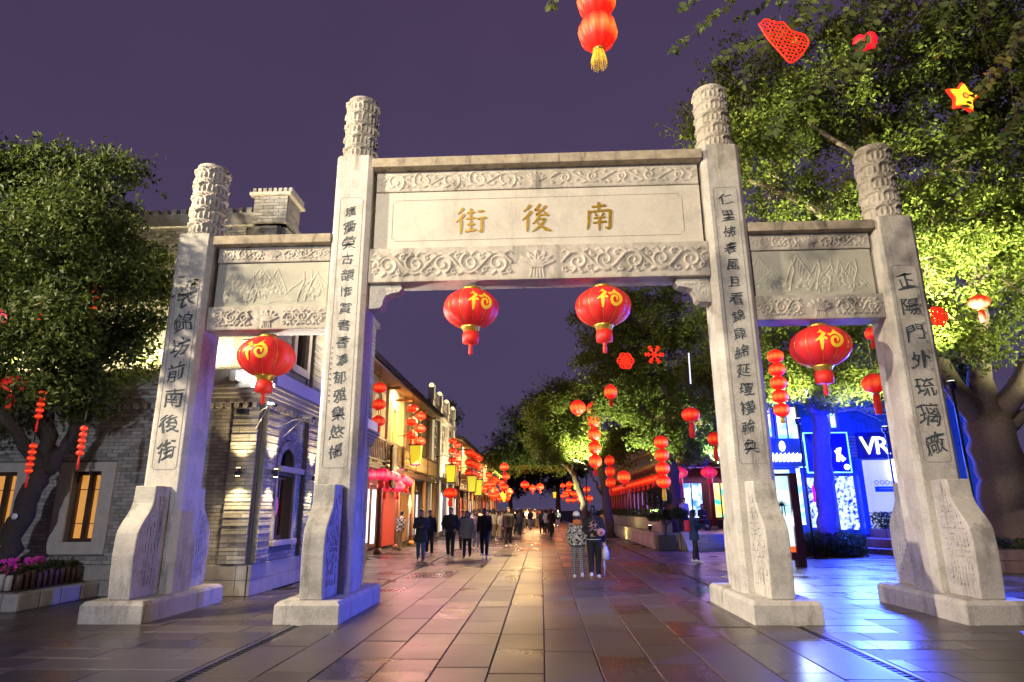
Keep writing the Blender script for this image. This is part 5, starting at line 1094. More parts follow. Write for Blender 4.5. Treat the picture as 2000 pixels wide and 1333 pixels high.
bp_ = thing('trunk_planter', 'stone planter with low shrubs round the foot of the huge forked tree', 'planter', (13.6, 19.4, 0))
ring(13.5, 19.5, 1.55, 2.0, 0, .3, 0, 2*PI, 10, 'kerb_stone', M['red_granite'], bp_); ring(13.5, 19.5, 1.5, 1.85, .3, .58, 0, 2*PI, 10, 'kerb_stone', M['red_granite'], bp_)
b = MB(); b.lathe([(1.5, 0), (1.5, .55)], (13.5, 19.5, 0), 28); b.build('soil', M['soil'], bp_)
a = rr.uniform(0, 2*PI, 4200); q = 1.45*np.sqrt(rr.random(4200)); leaves('shrub', np.stack([13.5+q*np.cos(a)-13.6, 19.5+q*np.sin(a)-19.4, rr.uniform(.5, .85, 4200)], 1), .09, M['leaf_dark'], bp_, rr)
bu = thing('clipped_bush', 'low bushy planting round the blue lit trunk', 'bush', (10.5, 24.8, 0)); a = rr.uniform(0, 2*PI, 5200); q = 1.25*np.sqrt(rr.random(5200)); leaves('foliage', np.stack([q*np.cos(a), q*np.sin(a), rr.uniform(.02, 1., 5200)*(1-.35*q/1.25)], 1), .11, M['leaf_dark'], bu, rr)
b = MB(); b.lathe([(1.1, -.05), (1.1, .05), (.9, .15)], (10.5, 24.8, 0), 24); b.build('soil', M['soil'], bu)
# topiary in a dark pot at the terrace corner
tp = thing('potted_topiary', 'cloud-pruned topiary in a dark square pot at the terrace corner', 'potted plant', (5.15, 27.9, 0))
b = MB(); b.prism([(4.78, 27.55), (5.52, 27.55), (5.52, 28.25), (4.78, 28.25)], 'z', 0, .62); b.build('pot', mat('dark_pot', (.03, .028, .03), .4), tp, bevel=.03)
b = MB(); b.tube([(5.15, 27.9, .6), (5.2, 27.9, 1.0), (5.05, 27.9, 1.4), (5.0, 27.9, 1.9)], [.06, .05, .045, .03], 8); b.tube([(5.2, 27.9, 1.0), (5.5, 27.85, 1.25), (5.75, 27.8, 1.4)], [.035, .03, .02], 7); b.build('stem', M['bark'], tp)
for c, q, n in (((4.95, 27.9, 2.15), (.62, .55, .5), 4600), ((5.75, 27.8, 1.5), (.42, .4, .24), 1600), ((4.75, 27.8, 1.35), (.36, .35, .2), 1200)):
    d = rr.normal(size=(n, 3)); d /= np.linalg.norm(d, axis=1)[:, None]; leaves('foliage_pad', np.array(c)+d*(rr.random((n, 1))**.3)*np.array(q)-np.array((5.15, 27.9, 0)), .06, M['leaf_dark'], tp, rr)
# curved advertising board at the right edge
ab = thing('advertising_board', 'green and blue curved advertising board with a red foot behind the huge tree', 'advertising board', (17.6, 24, 0))
for nm, m_, x0, x1, z0, z1 in (('board', glow('green_board', (.12, .6, .1), .6), 16.6, 18.8, .75, 3.2), ('foot', glow('red_foot', (.7, .02, .05), .5), 16.4, 18.8, .45, .749)):
    b = MB(); b.box(x0, x1, 23.95, 24.05, z0, z1); b.build(nm, m_, ab)
b = MB(); b.prism([(17.0, 3.2), (17.35, 2.2), (17.6, .9), (18.8, .9), (18.8, 3.2)], 'y', 23.9, 23.948); b.build('blue_shape', glow('blue_shape', (.15, .4, 1), .7), ab)

# ------------------------------------------------------------------ lanterns and hanging ornaments
def silk(name, c_mid, c_end, es, base=(.55, .02, .015), ribs=10):
    """lit silk: warmest at the height of the bulb, redder towards the rims"""
    m, t, b = nodes(name); n = t.nodes.new; l = t.links.new; tc_ = n('ShaderNodeTexCoord'); s_ = n('ShaderNodeSeparateXYZ'); l(tc_.outputs['Generated'], s_.inputs[0])
    cr = n('ShaderNodeValToRGB'); e = cr.color_ramp.elements; e[0].color = (*[c*.55 for c in c_end], 1); e[1].color = (*[c*.5 for c in c_end], 1); q = e.new(.2); q.color = (*c_end, 1); q = e.new(.44); q.color = (*c_mid, 1); q = e.new(.74); q.color = (*c_end, 1); l(s_.outputs[2], cr.inputs[0])
    def mth(op, a, c):
        k = n('ShaderNodeMath'); k.operation = op
        for i_, v_ in enumerate((a, c)):
            if isinstance(v_, (int, float)): k.inputs[i_].default_value = v_
            elif v_ is not None: l(v_, k.inputs[i_])
        return k.outputs[0]
    an = mth('ARCTAN2', mth('SUBTRACT', s_.outputs[1], .5), mth('SUBTRACT', s_.outputs[0], .5)); wv = mth('ABSOLUTE', mth('COSINE', mth('MULTIPLY', an, ribs/2), None), None); fac = mth('ADD', mth('MULTIPLY', mth('POWER', wv, .45), .62), .38)
    mxr = n('ShaderNodeMix'); mxr.data_type = 'RGBA'; mxr.blend_type = 'MULTIPLY'; mxr.inputs[0].default_value = 1; l(cr.outputs[0], mxr.inputs[6]); l(fac, mxr.inputs[7]); cr = type('o', (), {'outputs': [mxr.outputs[2]]})
    b.inputs['Base Color'].default_value = (*base, 1); b.inputs['Roughness'].default_value = .48; l(cr.outputs[0], b.inputs['Emission Color']); b.inputs['Emission Strength'].default_value = es; return m
M['silk_big'] = silk('red_silk_big', (1, .025, .012), (.85, .01, .02), .34, ribs=12)
M['silk'] = silk('red_silk_lit', (1, .13, .02), (.75, .01, .005), 1.0)
M['silk_hot'] = silk('red_silk_hot', (1, .22, .035), (.95, .014, .005), 1.5)
M['silk_pink'] = silk('pink_silk', (1, .22, .3), (.9, .012, .07), 1.3)
M['red_cloth'] = mat('red_cloth', (.6, .02, .015), .55, emit=(1, .03, .01), es=.22)
M['gold_lit'] = mat('gold_fringe', (.8, .5, .05), .5, emit=(1, .6, .05), es=.3)
M['bulb'] = glow('bulb', (1, .8, .4), 10)
def body_prof(rx, rz, n=12, cut=.3): return [(rx*max(cut, math.sin(PI*(.5+.5*0+(k/n-.5)*.92)+0) if False else math.cos((k/n-.5)*PI*.86)), rz*math.sin((k/n-.5)*PI*.86)/math.sin(PI*.43)) for k in range(n+1)]
_FU = [([(.16, .95), (.24, .84)], [.03, .05]), ([(.02, .74), (.2, .78), (.38, .74), (.2, .5), (.0, .36)], [.045, .05, .06, .045, .02]), ([(.2, .56), (.21, .3), (.2, .02)], [.05, .055, .03]), ([(.28, .48), (.4, .4)], [.05, .03]), ([(.46, .93), (.62, .98), (.8, .92), (.9, .82)], [.03, .06, .06, .03])]
_sp = [(.70+.30*(1-.82*k/26)*math.cos(2.5-k*.36), .36+.34*(1-.82*k/26)*math.sin(2.5-k*.36)) for k in range(27)]
_FU += [(_sp, [.06-.0013*k for k in range(27)]), ([(.5, .74), (.66, .8), (.82, .72)], [.04, .055, .03]), ([(.46, .6), (.6, .7), (.72, .66)], [.03, .05, .03])]
def big_lantern(c, yaw, label, fu=True):
    t = thing('palace_lantern', label, 'lantern', c, yaw, group='large red lanterns hung under the gateway'); rx, rz = .54, .385; ORG[t.name] = (0, 0, 0)
    b = MB(); b.lathe(body_prof(rx, rz, 16, .2), (0, 0, 0), 72, gore=12, gd=.05); b.build('silk_body', M['silk_big'], t)
    b = MB(); b.lathe([(.16, rz-.03), (.19, rz), (.15, rz+.05), (.06, rz+.07)], (0, 0, 0), 24); b.build('gold_cap', M['gold'], t); b = MB(); b.lathe([(.12, -rz-.09), (.15, -rz-.07), (.17, -rz-.01), (.2, -rz+.02)], (0, 0, 0), 24); b.build('gold_cap', M['gold'], t)
    b = MB(); b.lathe([(.155, -rz-.30), (.165, -rz-.2), (.15, -rz-.095)], (0, 0, 0), 28, gore=14, gd=.08); b.build('skirt', M['red_cloth'], t)
    b = MB(); b.lathe([(.02, -rz-.53), (.045, -rz-.5), (.035, -rz-.36), (.05, -rz-.33), (.02, -rz-.31)], (0, 0, 0), 12, gore=8, gd=.15); b.build('tassel', M['red_cloth'], t)
    b = MB()
    for s_ in (-.08, .08): b.tube([(s_, 0, rz+.05), (s_, 0, rz+.16)], .01, 6)
    b.tube([(-.09, 0, rz+.16), (.09, 0, rz+.16)], .012, 6); b.build('hanger', M['metal_grey'], t)
    b = MB()
    for k in range(12):
        a = 2*PI*(k+.5)/12; b.tube([(q*1.0*math.cos(a), q*1.0*math.sin(a), z) for q, z in [(rr_*.955, zz_) for rr_, zz_ in body_prof(rx, rz, 10, .2)]], .006, 5)
    b.build('rib', M['gold'], t, kind='stuff')
    for a0 in (.0, PI):
        fm = MB()
        def mp(x, z, h):
            z = z*.31+.06; w_ = math.cos(z/rz*1.2)*rx*.985+.012+h; a = a0-PI/2+x*.3/.5; return (w_*math.cos(a), w_*math.sin(a), z)
        for i, (p, w_) in enumerate(_FU):
            q, ww = smooth_stroke(p, w_); fm.ribbon((q-.5)*1.5, ww*1.9, .003+.0006*i, mp)
        fm.build('fortune_character', M['yellow'], t, label='gold swirling character for good fortune')
    return t
for (u, v, z, yaw, lb) in ((920, 606, 5.34, .46, 'large red lantern under the main beam on the brick house side'), (1178, 602, 5.34, .16, 'large red lantern under the main beam on the terrace side'), (521, 700, 4.47, -.02, 'large red lantern under the side beam beside the brick house'), (1602, 680, 4.47, -.08, 'large red lantern under the side beam in front of the blue shop')):
    p = at(u, v, GY); t = big_lantern((p[0], GY, p[2]+.02), yaw, lb)
    w_ = MB(); zt = (5.93 if abs(p[0]) < 3 else 5.04); w_.tube([(0, 0, .53), (0, 0, zt-p[2]-.02)], .006, 5); w_.build('hanging_wire', M['metal_dark'], t)
    light('POINT', 'lantern_glow', (0, 0, -.62), 7, (1, .15, .05), t, size=.1)
def string_lantern(name, label, n, rx, rz, gap, silk_, loc, group=None, tail=.3, bead=True, yaw=0., cat='lantern string', wire=.4, gold=True):
    t = thing(name, label, cat, loc, yaw, group=group); ORG[t.name] = (0, 0, 0); z = 0
    for k in range(n):
        b = MB(); b.lathe(body_prof(rx, rz, 8, .25), (0, 0, z-rz), 40, gore=10, gd=.12); sb_ = b.build('silk_body', silk_, t)
        b = MB(); b.lathe([(rx*.3, -rz*.0), (rx*.3, rz*.14)], (0, 0, z), 12); b.build('gold_cap', M['gold'], sb_); b = MB(); b.lathe([(rx*.3, -rz*.14), (rx*.3, 0)], (0, 0, z-2*rz), 12); b.build('gold_cap', M['gold'], sb_)
        z -= 2*rz+gap
    z += gap
    if tail:
        b = MB(); b.lathe([(rx*.28, -tail), (rx*.33, -tail*.55), (rx*.22, -rz*.14)], (0, 0, z), 12, gore=8, gd=.1); b.build('tassel', M['red_cloth'] if not gold else M['gold_lit'] if gold == 'fringe' else M['red_cloth'], t)
    b = MB(); b.tube([(0, 0, -2*rz*n-gap*(n-1)-.02), (0, 0, wire)], .011, 5); b.build('cord', M['metal_dark'], t)
    return t
# strings of three along the timber eaves
g3 = 'triple lantern strings hanging from the shophouse eaves'
first = None
def strings3(px, label, X=-6.25, rx=.29, rz=.2):
    out_ = []
    for (u, v) in px:
        p = atX(u, v, X); t = string_lantern('lantern_string', label, 3, rx, rz, .26, M['silk'], (p[0], p[1], p[2]), g3, tail=.4, wire=.7) if not out_ else copy_tree(out_[0]); put(t, (p[0], p[1], p[2])); t['label'] = label; out_.append(t)
    return out_
strings3([(742, 748), (806, 790), (822, 806)], 'three red lanterns in a string under the eave of the near timber shophouse')
strings3([(884, 856), (893, 864)], 'three red lanterns in a string on the low timber shophouse past the bulb strings', X=-6.1)
strings3([(917, 878), (923, 882), (930, 886), (936, 890)], 'red lantern string in the dense cluster at the end of the left row', X=-5.8, rx=.4, rz=.27)
# pink-lit lanterns under the near balcony
gp = 'pink glowing lanterns under the near balcony'; base_ = None
for (u, v) in ((718, 915), (747, 915), (757, 918), (768, 922), (780, 925), (788, 928), (795, 932), (752, 938), (776, 940)):
    p = atX(u, v, -6.55+random.uniform(-.2, .3))
    if base_ is None: base_ = string_lantern('balcony_lantern', 'pink glowing lantern hung below the near timber balcony', 1, .34, .24, 0, M['silk_pink'], p, gp, tail=.3, cat='lantern', wire=.35); put(base_, p)
    else: put(copy_tree(base_), p)
# yellow box lanterns on iron brackets
gy = 'yellow box lanterns on brackets'
M['yellow_lit'] = glow('yellow_box_silk', (.9, .75, .04), .75)
def box_lantern(p, label, s_=1., bracket=True):
    t = thing('box_lantern', label, 'lantern', p, 0, gy); ORG[t.name] = (0, 0, 0)
    b = MB(); b.prism([(-.2*s_, -.45*s_), (.2*s_, -.45*s_), (.27*s_, .4*s_), (-.27*s_, .4*s_)], 'y', -.2*s_, .2*s_); b.build('silk_box', M['yellow_lit'], t)
    b = MB()
    for x in (-1, 1):
        for y in (-1, 1): b.tube([(x*.2*s_, y*.205*s_, -.45*s_), (x*.27*s_, y*.205*s_, .4*s_)], .018*s_, 5)
    b.box(-.3*s_, .3*s_, -.23*s_, .23*s_, .401*s_, .46*s_); b.box(-.22*s_, .22*s_, -.22*s_, .22*s_, -.5*s_, -.451*s_); b.build('frame', M['metal_dark'], t)
    b = MB(); b.tube([(0, 0, .46*s_), (0, 0, .8*s_), (-.4*s_, 0, .95*s_), (-.9*s_, 0, .85*s_)], .02*s_, 6); b.build('bracket', M['metal_dark'], t); return t
for u, v, X, s_, lb in ((812, 888, -5.9, 1., 'yellow box lantern on a bracket by the bulb-lit brick building'), (881, 925, -5.7, 1.2, 'yellow box lantern on a bracket at the low timber shophouse'), (922, 945, -5.2, 1.3, 'small yellow lantern in the far cluster along the left row'), (934, 952, -4.8, 1.3, 'small yellow lantern in the far cluster along the left row')):
    box_lantern(tuple(atX(u, v, X)), lb, s_)
p = atX(880, 953, -5.7); put(string_lantern('red_lantern', 'single red lantern below the yellow lantern at the low timber shophouse', 1, .45, .32, 0, M['silk'], p, None, tail=.5, cat='lantern'), p)
# lantern rows under the arcade eaves
ga = 'red lanterns in a row under the arcade eave'; base_ = string_lantern('arcade_lantern', 'red lantern in the row along the street side of the arcade eave', 1, .33, .25, 0, M['silk'], (AX-.55, AY+1, 3.65), ga, tail=.28, cat='lantern', wire=.35)
for k in range(1, 19): put(copy_tree(base_), (AX-.55, AY+1+k*2.0, 3.65))
put(base_, (AX-.55, AY+1, 3.65))
b2_ = None
M['silk_mag'] = silk('magenta_silk', (1, .06, .08), (.9, .01, .16), .9)
for k in range(6):
    p = (AX-.2+k*1.5, AY-.75, 3.75)
    if b2_ is None: b2_ = string_lantern('arcade_lantern', 'magenta-tinged red lantern before the lit shop windows of the arcade', 1, .42, .28, 0, M['silk_mag'], p, 'magenta-tinged lanterns on the arcade front', tail=.3, cat='lantern', wire=.3)
    else: put(copy_tree(b2_), p)
# lanterns in the trees
def one(u, v, Y, rx, rz, label, silk_='silk', tail=.35, wire=1.6, yaw=0, name='tree_lantern', n=1, gap=0., gold=True):
    p = at(u, v, Y); t = string_lantern(name, label, n, rx, rz, gap, M[silk_], tuple(p), None, tail, cat='lantern' if n == 1 else 'lantern string', wire=wire, gold=gold); put(t, p, yaw); return t
one(1348, 797, 22, .32, .24, 'red lantern with tassel hanging from a branch left of the right inner pillar', 'silk', .55)
one(1192, 752, 26, .27, .3, 'small round red lantern in the crown of the ornamented tree', 'silk_hot', .3)
one(1705, 732, 17.6, .33, .25, 'red lantern behind the right outer pillar under the huge tree', 'silk', .6)
one(1910, 578, 15.6, .24, .17, 'small red and gold lantern under the huge tree right of the outer pillar', 'silk', .35)
one(1700, 640, 15.0, .15, .16, 'small red lantern peeping out left of the right outer pillar', 'silk', .2)
one(1158, 786, 33, .34, .33, 'bright glowing string of five red lanterns in the rounded street tree', 'silk_hot', .4, n=5, gap=.02)
one(1128, 782, 34, .42, .4, 'round red knot-like lantern beside the bright glowing string', 'silk_hot', 0)
one(1513, 684, 14.6, .19, .155, 'string of five round red lanterns hanging between the right pillars', 'silk_hot', .15, n=5, gap=.005, gold='fringe')
one(1290, 852, 27, .3, .26, 'orange-red lantern string with long fringe in front of the arcade', 'silk_hot', .5, n=4, gap=.02, gold='fringe')
one(1190, 890, 36, .28, .28, 'dark red lantern string among leaves over the terrace edge', 'silk', .3, n=3, gap=.04)
one(1922, 886, 21.5, .26, .2, 'glowing orange-red lantern low beside the forked trunk', 'silk_hot', .3)
one(1395, 845, 20.5, .24, .2, 'red and gold lantern half hidden by the right inner pillar', 'silk', .5)
one(1218, 920, 36, .36, .34, 'round orange lantern above the hedge of the terrace', 'silk_hot', .2)
one(30, 735, 11.6, .22, .15, 'faded red lantern with tassels among the left tree leaves', 'silk_big', .35)
one(3, 605, 11.7, .13, .16, 'golden round lantern at the edge of the left tree', 'silk_pink', .1)
gl = 'small five-bead red lantern strings in the left tree'; fb = None
for (u, v) in ((90, 577), (85, 762), (66, 866), (165, 832), (190, 555)):
    p = at(u, v, 11.35)
    if fb is None: fb = string_lantern('bead_lantern_string', 'short string of small red lantern beads hanging in the left tree', 5, .065, .05, .012, M['silk'], tuple(p), gl, tail=.25, wire=.3)
    t = fb if u == 90 else copy_tree(fb); put(t, p)
# pair of round lanterns with a gold fringe over the street, and their own light
tl = one(1163, -28, 6.3, .235, .235, 'pair of glowing round red lanterns with gold fringe high over the street', 'silk_hot', 0, n=2, gap=-.03, wire=2.2)
lo = MB(); rr = random.Random(3)
for k in range(60):
    a = 2*PI*k/60; q = .055+.01*rr.random(); lo.tube([(q*math.cos(a), q*math.sin(a), -.93), ((q+.03)*math.cos(a)+rr.uniform(-.01, .01), (q+.03)*math.sin(a), -1.1-rr.uniform(0, .06))], .003, 4)
lo.build('gold_fringe', M['gold_lit'], tl, kind='stuff')
M['red_lit'] = glow('red_ornament', (1, .03, .01), .95); M['star_lit'] = glow('star_yellow', (1, .42, .02), 1.7)
def star_poly(n, R0, R1, rot=0.): return [((R0 if k % 2 == 0 else R1)*math.sin(PI*k/n+rot), (R0 if k % 2 == 0 else R1)*math.cos(PI*k/n+rot)) for k in range(2*n)]
p = at(1882, 190, 7.2); st = thing('star_lantern', 'glowing yellow star lantern with red rim among the twigs', 'lantern', tuple(p), .2); ORG[st.name] = (0, 0, 0)
b = MB(); b.prism(star_poly(5, .205, .11, .15), 'y', -.03, .03); b.build('star_face', M['star_lit'], st, bevel=.025); b = MB(); b.prism(star_poly(5, .245, .135, .15), 'y', .0, .05); b.build('star_rim', M['red_lit'], st, bevel=.02)
b = MB(); b.ball((0, -.035, 0), (.05, .02, .05), 10, 6); b.build('star_centre', M['red_lit'], st); b = MB(); b.tube([(0, .02, .2), (0, .02, .7)], .004, 5); b.build('cord', M['metal_dark'], st); light('POINT', 'star_glow', (0, -.15, 0), 16, (1, .35, .04), st, size=.1)
p = at(1692, 84, 7.6); ht = thing('apple_lantern', 'plain red heart-shaped lantern among dark leaves', 'lantern', tuple(p)); ORG[ht.name] = (0, 0, 0)
b = MB(); b.ball((-.06, 0, 0), (.12, .1, .13), 14, 9); b.ball((.06, 0, .03), (.09, .09, .14), 14, 9); b.build('silk_body', glow('red_heart', (1, .01, .03), .85), ht); b = MB(); b.tube([(0, 0, .1), (0, 0, .5)], .005, 5); b.build('cord', M['metal_dark'], ht)
def knot(u, v, Y, R_, label, kind):
    """flat openwork festive ornament built of red tubes"""
    p = at(u, v, Y); t = thing('festive_ornament', label, 'ornament', tuple(p), .15); ORG[t.name] = (0, 0, 0); b = MB()
    if kind == 'flake':
        for k in range(6):
            a = PI*k/3; d = (math.cos(a), math.sin(a)); b.tube([(0, 0, 0), (R_*d[0], 0, R_*d[1])], R_*.075, 6)
            for s_ in (-1, 1):
                for q in (.45, .72): b.tube([(R_*q*d[0], 0, R_*q*d[1]), (R_*(q*d[0]+.28*math.cos(a+s_*.8)), 0, R_*(q*d[1]+.28*math.sin(a+s_*.8)))], R_*.06, 5)
    elif kind == 'flower':
        for k in range(6):
            a = PI*k/3; c = (R_*.55*math.cos(a), R_*.55*math.sin(a)); b.tube([(c[0]+R_*.4*math.cos(w_), .02*(k % 2), c[1]+R_*.4*math.sin(w_)) for w_ in np.linspace(0, 2*PI, 13)], R_*.09, 5); b.tube([(0, .01, 0), (c[0]*1.5, .01, c[1]*1.5)], R_*.07, 5)
    else:
        rs = random.Random(5)                                # fish-like openwork, wide head to forked tail
        out_ = [(-.95, .7), (-.65, 1.), (-.25, .82), (.05, .92), (.3, .5), (.85, .4), (1., .05), (.62, -.55), (.1, -1.), (-.25, -.5), (-.68, .1), (-.95, .7)]
        tt = np.linspace(0, len(out_)-1, 70); oo = np.stack([np.interp(tt, np.arange(len(out_)), [q[c] for q in out_]) for c in (0, 1)], 1)
        for _ in range(3): oo[1:-1] = (oo[:-2]+2*oo[1:-1]+oo[2:])/4
        b.tube([(x*R_, 0, z*R_) for x, z in oo], R_*.034, 6)
        def inside(x, z):
            c = False
            for (x0, z0), (x1, z1) in zip(out_, out_[1:]):
                if (z0 > z) != (z1 > z) and x < (x1-x0)*(z-z0)/(z1-z0)+x0: c = not c
            return c
        for i_ in range(-6, 7):
            for j_ in range(-6, 7):
                x, z = (i_+.5*(j_ % 2))*.17, j_*.16
                if inside(x, z) and inside(x+.08, z) and inside(x-.08, z): b.tube([(x*R_+.085*R_*math.cos(w_), .008*(i_ % 3), z*R_+.085*R_*math.sin(w_)) for w_ in np.linspace(0, 2*PI, 9)], R_*.017, 5)
        for k in range(30):
            x, z = rs.uniform(-.9, .9), rs.uniform(-.9, .9)
            if inside(x, z): b.ball((x*R_, -.03, z*R_), R_*.03, 6, 4)
    b.build('openwork', M['red_lit'], t); b = MB(); b.tube([(0, .02, R_*.6), (0, .02, R_*2.2)], .005, 5); b.build('cord', M['metal_dark'], t); return t
knot(1533, 82, 6.0, .29, 'large red openwork ornament narrowing to a point among the twigs', 'fish')
knot(1278, 693, 22, .36, 'red snowflake ornament in the tree right of the middle lanterns', 'flake')
knot(1222, 705, 24, .34, 'red flower knot ornament beside the snowflake ornament', 'flower')
knot(1833, 618, 14, .24, 'red flower knot ornament right of the right outer pillar', 'flower')
p = at(1345, 690, 22); b = MB(); b.tube([tuple(at(1345, 690, 22)), tuple(at(1349, 750, 22))], .022, 8); tag(b.build('light_tube', glow('pale_tube', (.7, .75, 1), 1.5)), 'thin white meteor light tube hanging above the tassel lantern', 'light tube')
# far clusters of lanterns over the crowd
gf = 'small lanterns over the far crowd'; rs = random.Random(9); fb = None; fy = None
for k in range(46):
    Y = rs.uniform(62, 96); side = rs.random(); x = rs.uniform(-5.8, -4.4) if side < .45 else rs.uniform(2.6, 4.8); z = rs.uniform(3.0, 5.4) if side < .45 else rs.uniform(2.8, 4.8)
    if fb is None: fb = string_lantern('far_lantern', 'small glowing red lantern above the crowd far down the street', 1, .32, .26, 0, M['silk_hot'], (x, Y, z), gf, tail=.25, cat='lantern', wire=.3); put(fb, (x, Y, z))
    else: put(copy_tree(fb), (x, Y, z))
for (u, v) in ((985, 905), (988, 925), (985, 945), (995, 955), (1025, 940), (1040, 948), (1055, 945)):
    put(copy_tree(fb), tuple(at(u, v, rs.uniform(46, 62))), sc=1.05)
for k in range(7):
    Y = rs.uniform(58, 85); p = (rs.choice((rs.uniform(-5, -3.5), rs.uniform(1.5, 4.2))), Y, rs.uniform(2.9, 3.8))
    if fy is None: fy = box_lantern(p, 'small yellow lantern above the crowd far down the street', .8); fy['group'] = 'small yellow lanterns over the far crowd'
    else: put(copy_tree(fy), p)
light('AREA', 'lantern_row_light', (0, 72, 5.5), 1900, (1, .3, .07), th1, (0, 72, 0), 5, sy=34)

# ------------------------------------------------------------------ people
M['skin'] = mat('skin', (.45, .27, .19), .55); M['hair'] = mat('black_hair', (.012, .011, .012), .45); M['face_dark'] = mat('face_dark', (.03, .015, .015), .5); M['lip'] = mat('lip', (.35, .1, .09), .5)
def cloth(name, col, rough=.8): return mat('cloth_'+name, col, rough, noise=.15, nscale=14, bump=.25, bscale=25)
def pattern(name, kind, c1, c2, sc_):
    m, t, b = nodes(name); n = t.nodes.new; l = t.links.new; tc_ = n('ShaderNodeTexCoord'); mp = n('ShaderNodeMapping'); l(tc_.outputs['Object'], mp.inputs[0]); mp.inputs['Scale'].default_value = sc_; b.inputs['Roughness'].default_value = .8
    if kind == 'check': x = n('ShaderNodeTexChecker'); x.inputs['Scale'].default_value = 1; x.inputs[1].default_value = (*c1, 1); x.inputs[2].default_value = (*c2, 1); l(mp.outputs[0], x.inputs[0]); l(x.outputs[0], b.inputs['Base Color']); return m
    x = n('ShaderNodeTexNoise'); x.inputs['Scale'].default_value = 1; x.inputs['Detail'].default_value = 2; x.inputs['Distortion'].default_value = 2.5; l(mp.outputs[0], x.inputs[0]); cr = n('ShaderNodeValToRGB'); cr.color_ramp.interpolation = 'CONSTANT'; e = cr.color_ramp.elements; e[0].color = (*c1, 1); e[1].position = .5; e[1].color = (*c2, 1); l(x.outputs[0], cr.inputs[0]); l(cr.outputs[0], b.inputs['Base Color']); return m
def plaid(name, c1, c2, sc_):
    m, t, b = nodes(name); n = t.nodes.new; l = t.links.new; tc_ = n('ShaderNodeTexCoord'); out_ = None
    for ax in ('X', 'Z'):
        w_ = n('ShaderNodeTexWave'); w_.bands_direction = ax; w_.inputs['Scale'].default_value = sc_; l(tc_.outputs['Object'], w_.inputs[0])
        if out_ is None: out_ = w_.outputs['Fac']
        else: a = n('ShaderNodeMath'); a.operation = 'MULTIPLY'; l(out_, a.inputs[0]); l(w_.outputs['Fac'], a.inputs[1]); out_ = a.outputs[0]
    cr = n('ShaderNodeValToRGB'); e = cr.color_ramp.elements; e[0].position = .1; e[0].color = (*c1, 1); e[1].position = .4; e[1].color = (*c2, 1); l(out_, cr.inputs[0]); l(cr.outputs[0], b.inputs['Base Color']); b.inputs['Roughness'].default_value = .85; return m
BSC = bpy.data.scenes.new('bake_bench')
def bake(b, voxel, it=4):
    me = b.mesh('tmp'); o = bpy.data.objects.new('tmp', me); BSC.collection.objects.link(o)
    m = o.modifiers.new('r', 'REMESH'); m.mode = 'VOXEL'; m.voxel_size = voxel; m.use_smooth_shade = True
    s_ = o.modifiers.new('s', 'SMOOTH'); s_.factor = .5; s_.iterations = it
    vl = BSC.view_layers[0]; vl.update(); dg = vl.depsgraph; r_ = bpy.data.meshes.new_from_object(o.evaluated_get(dg)); bpy.data.objects.remove(o); bpy.data.meshes.remove(me); return r_
def limb(b, pts, rad, n=10):
    P_ = [Vector(p) for p in pts]; R_ = [q if isinstance(q, tuple) else (q, q) for q in rad]
    a = (P_[0]-P_[1]).normalized(); c = (P_[-1]-P_[-2]).normalized(); s0, s1 = min(R_[0]), min(R_[-1])
    b.tube([P_[0]+a*s0*.7]+P_+[P_[-1]+c*s1*.7], [(R_[0][0]*.55, R_[0][1]*.55)]+R_+[(R_[-1][0]*.55, R_[-1][1]*.55)], n)
ARMS = {'down': ((.235, .02, 1.12), (.245, -.04, .87)), 'swing_f': ((.235, -.04, 1.12), (.24, -.16, .9)), 'swing_b': ((.235, .08, 1.13), (.25, .13, .9)), 'pocket': ((.27, .04, 1.14), (.19, -.09, .98)), 'phone': ((.23, .0, 1.12), (.07, -.22, 1.12)), 'reach': ((.26, -.12, 1.22), (.22, -.34, 1.2)), 'behind': ((.25, .07, 1.15), (.1, .13, 1.05)), 'lean': ((.23, .03, 1.12), (.2, .0, .9))}
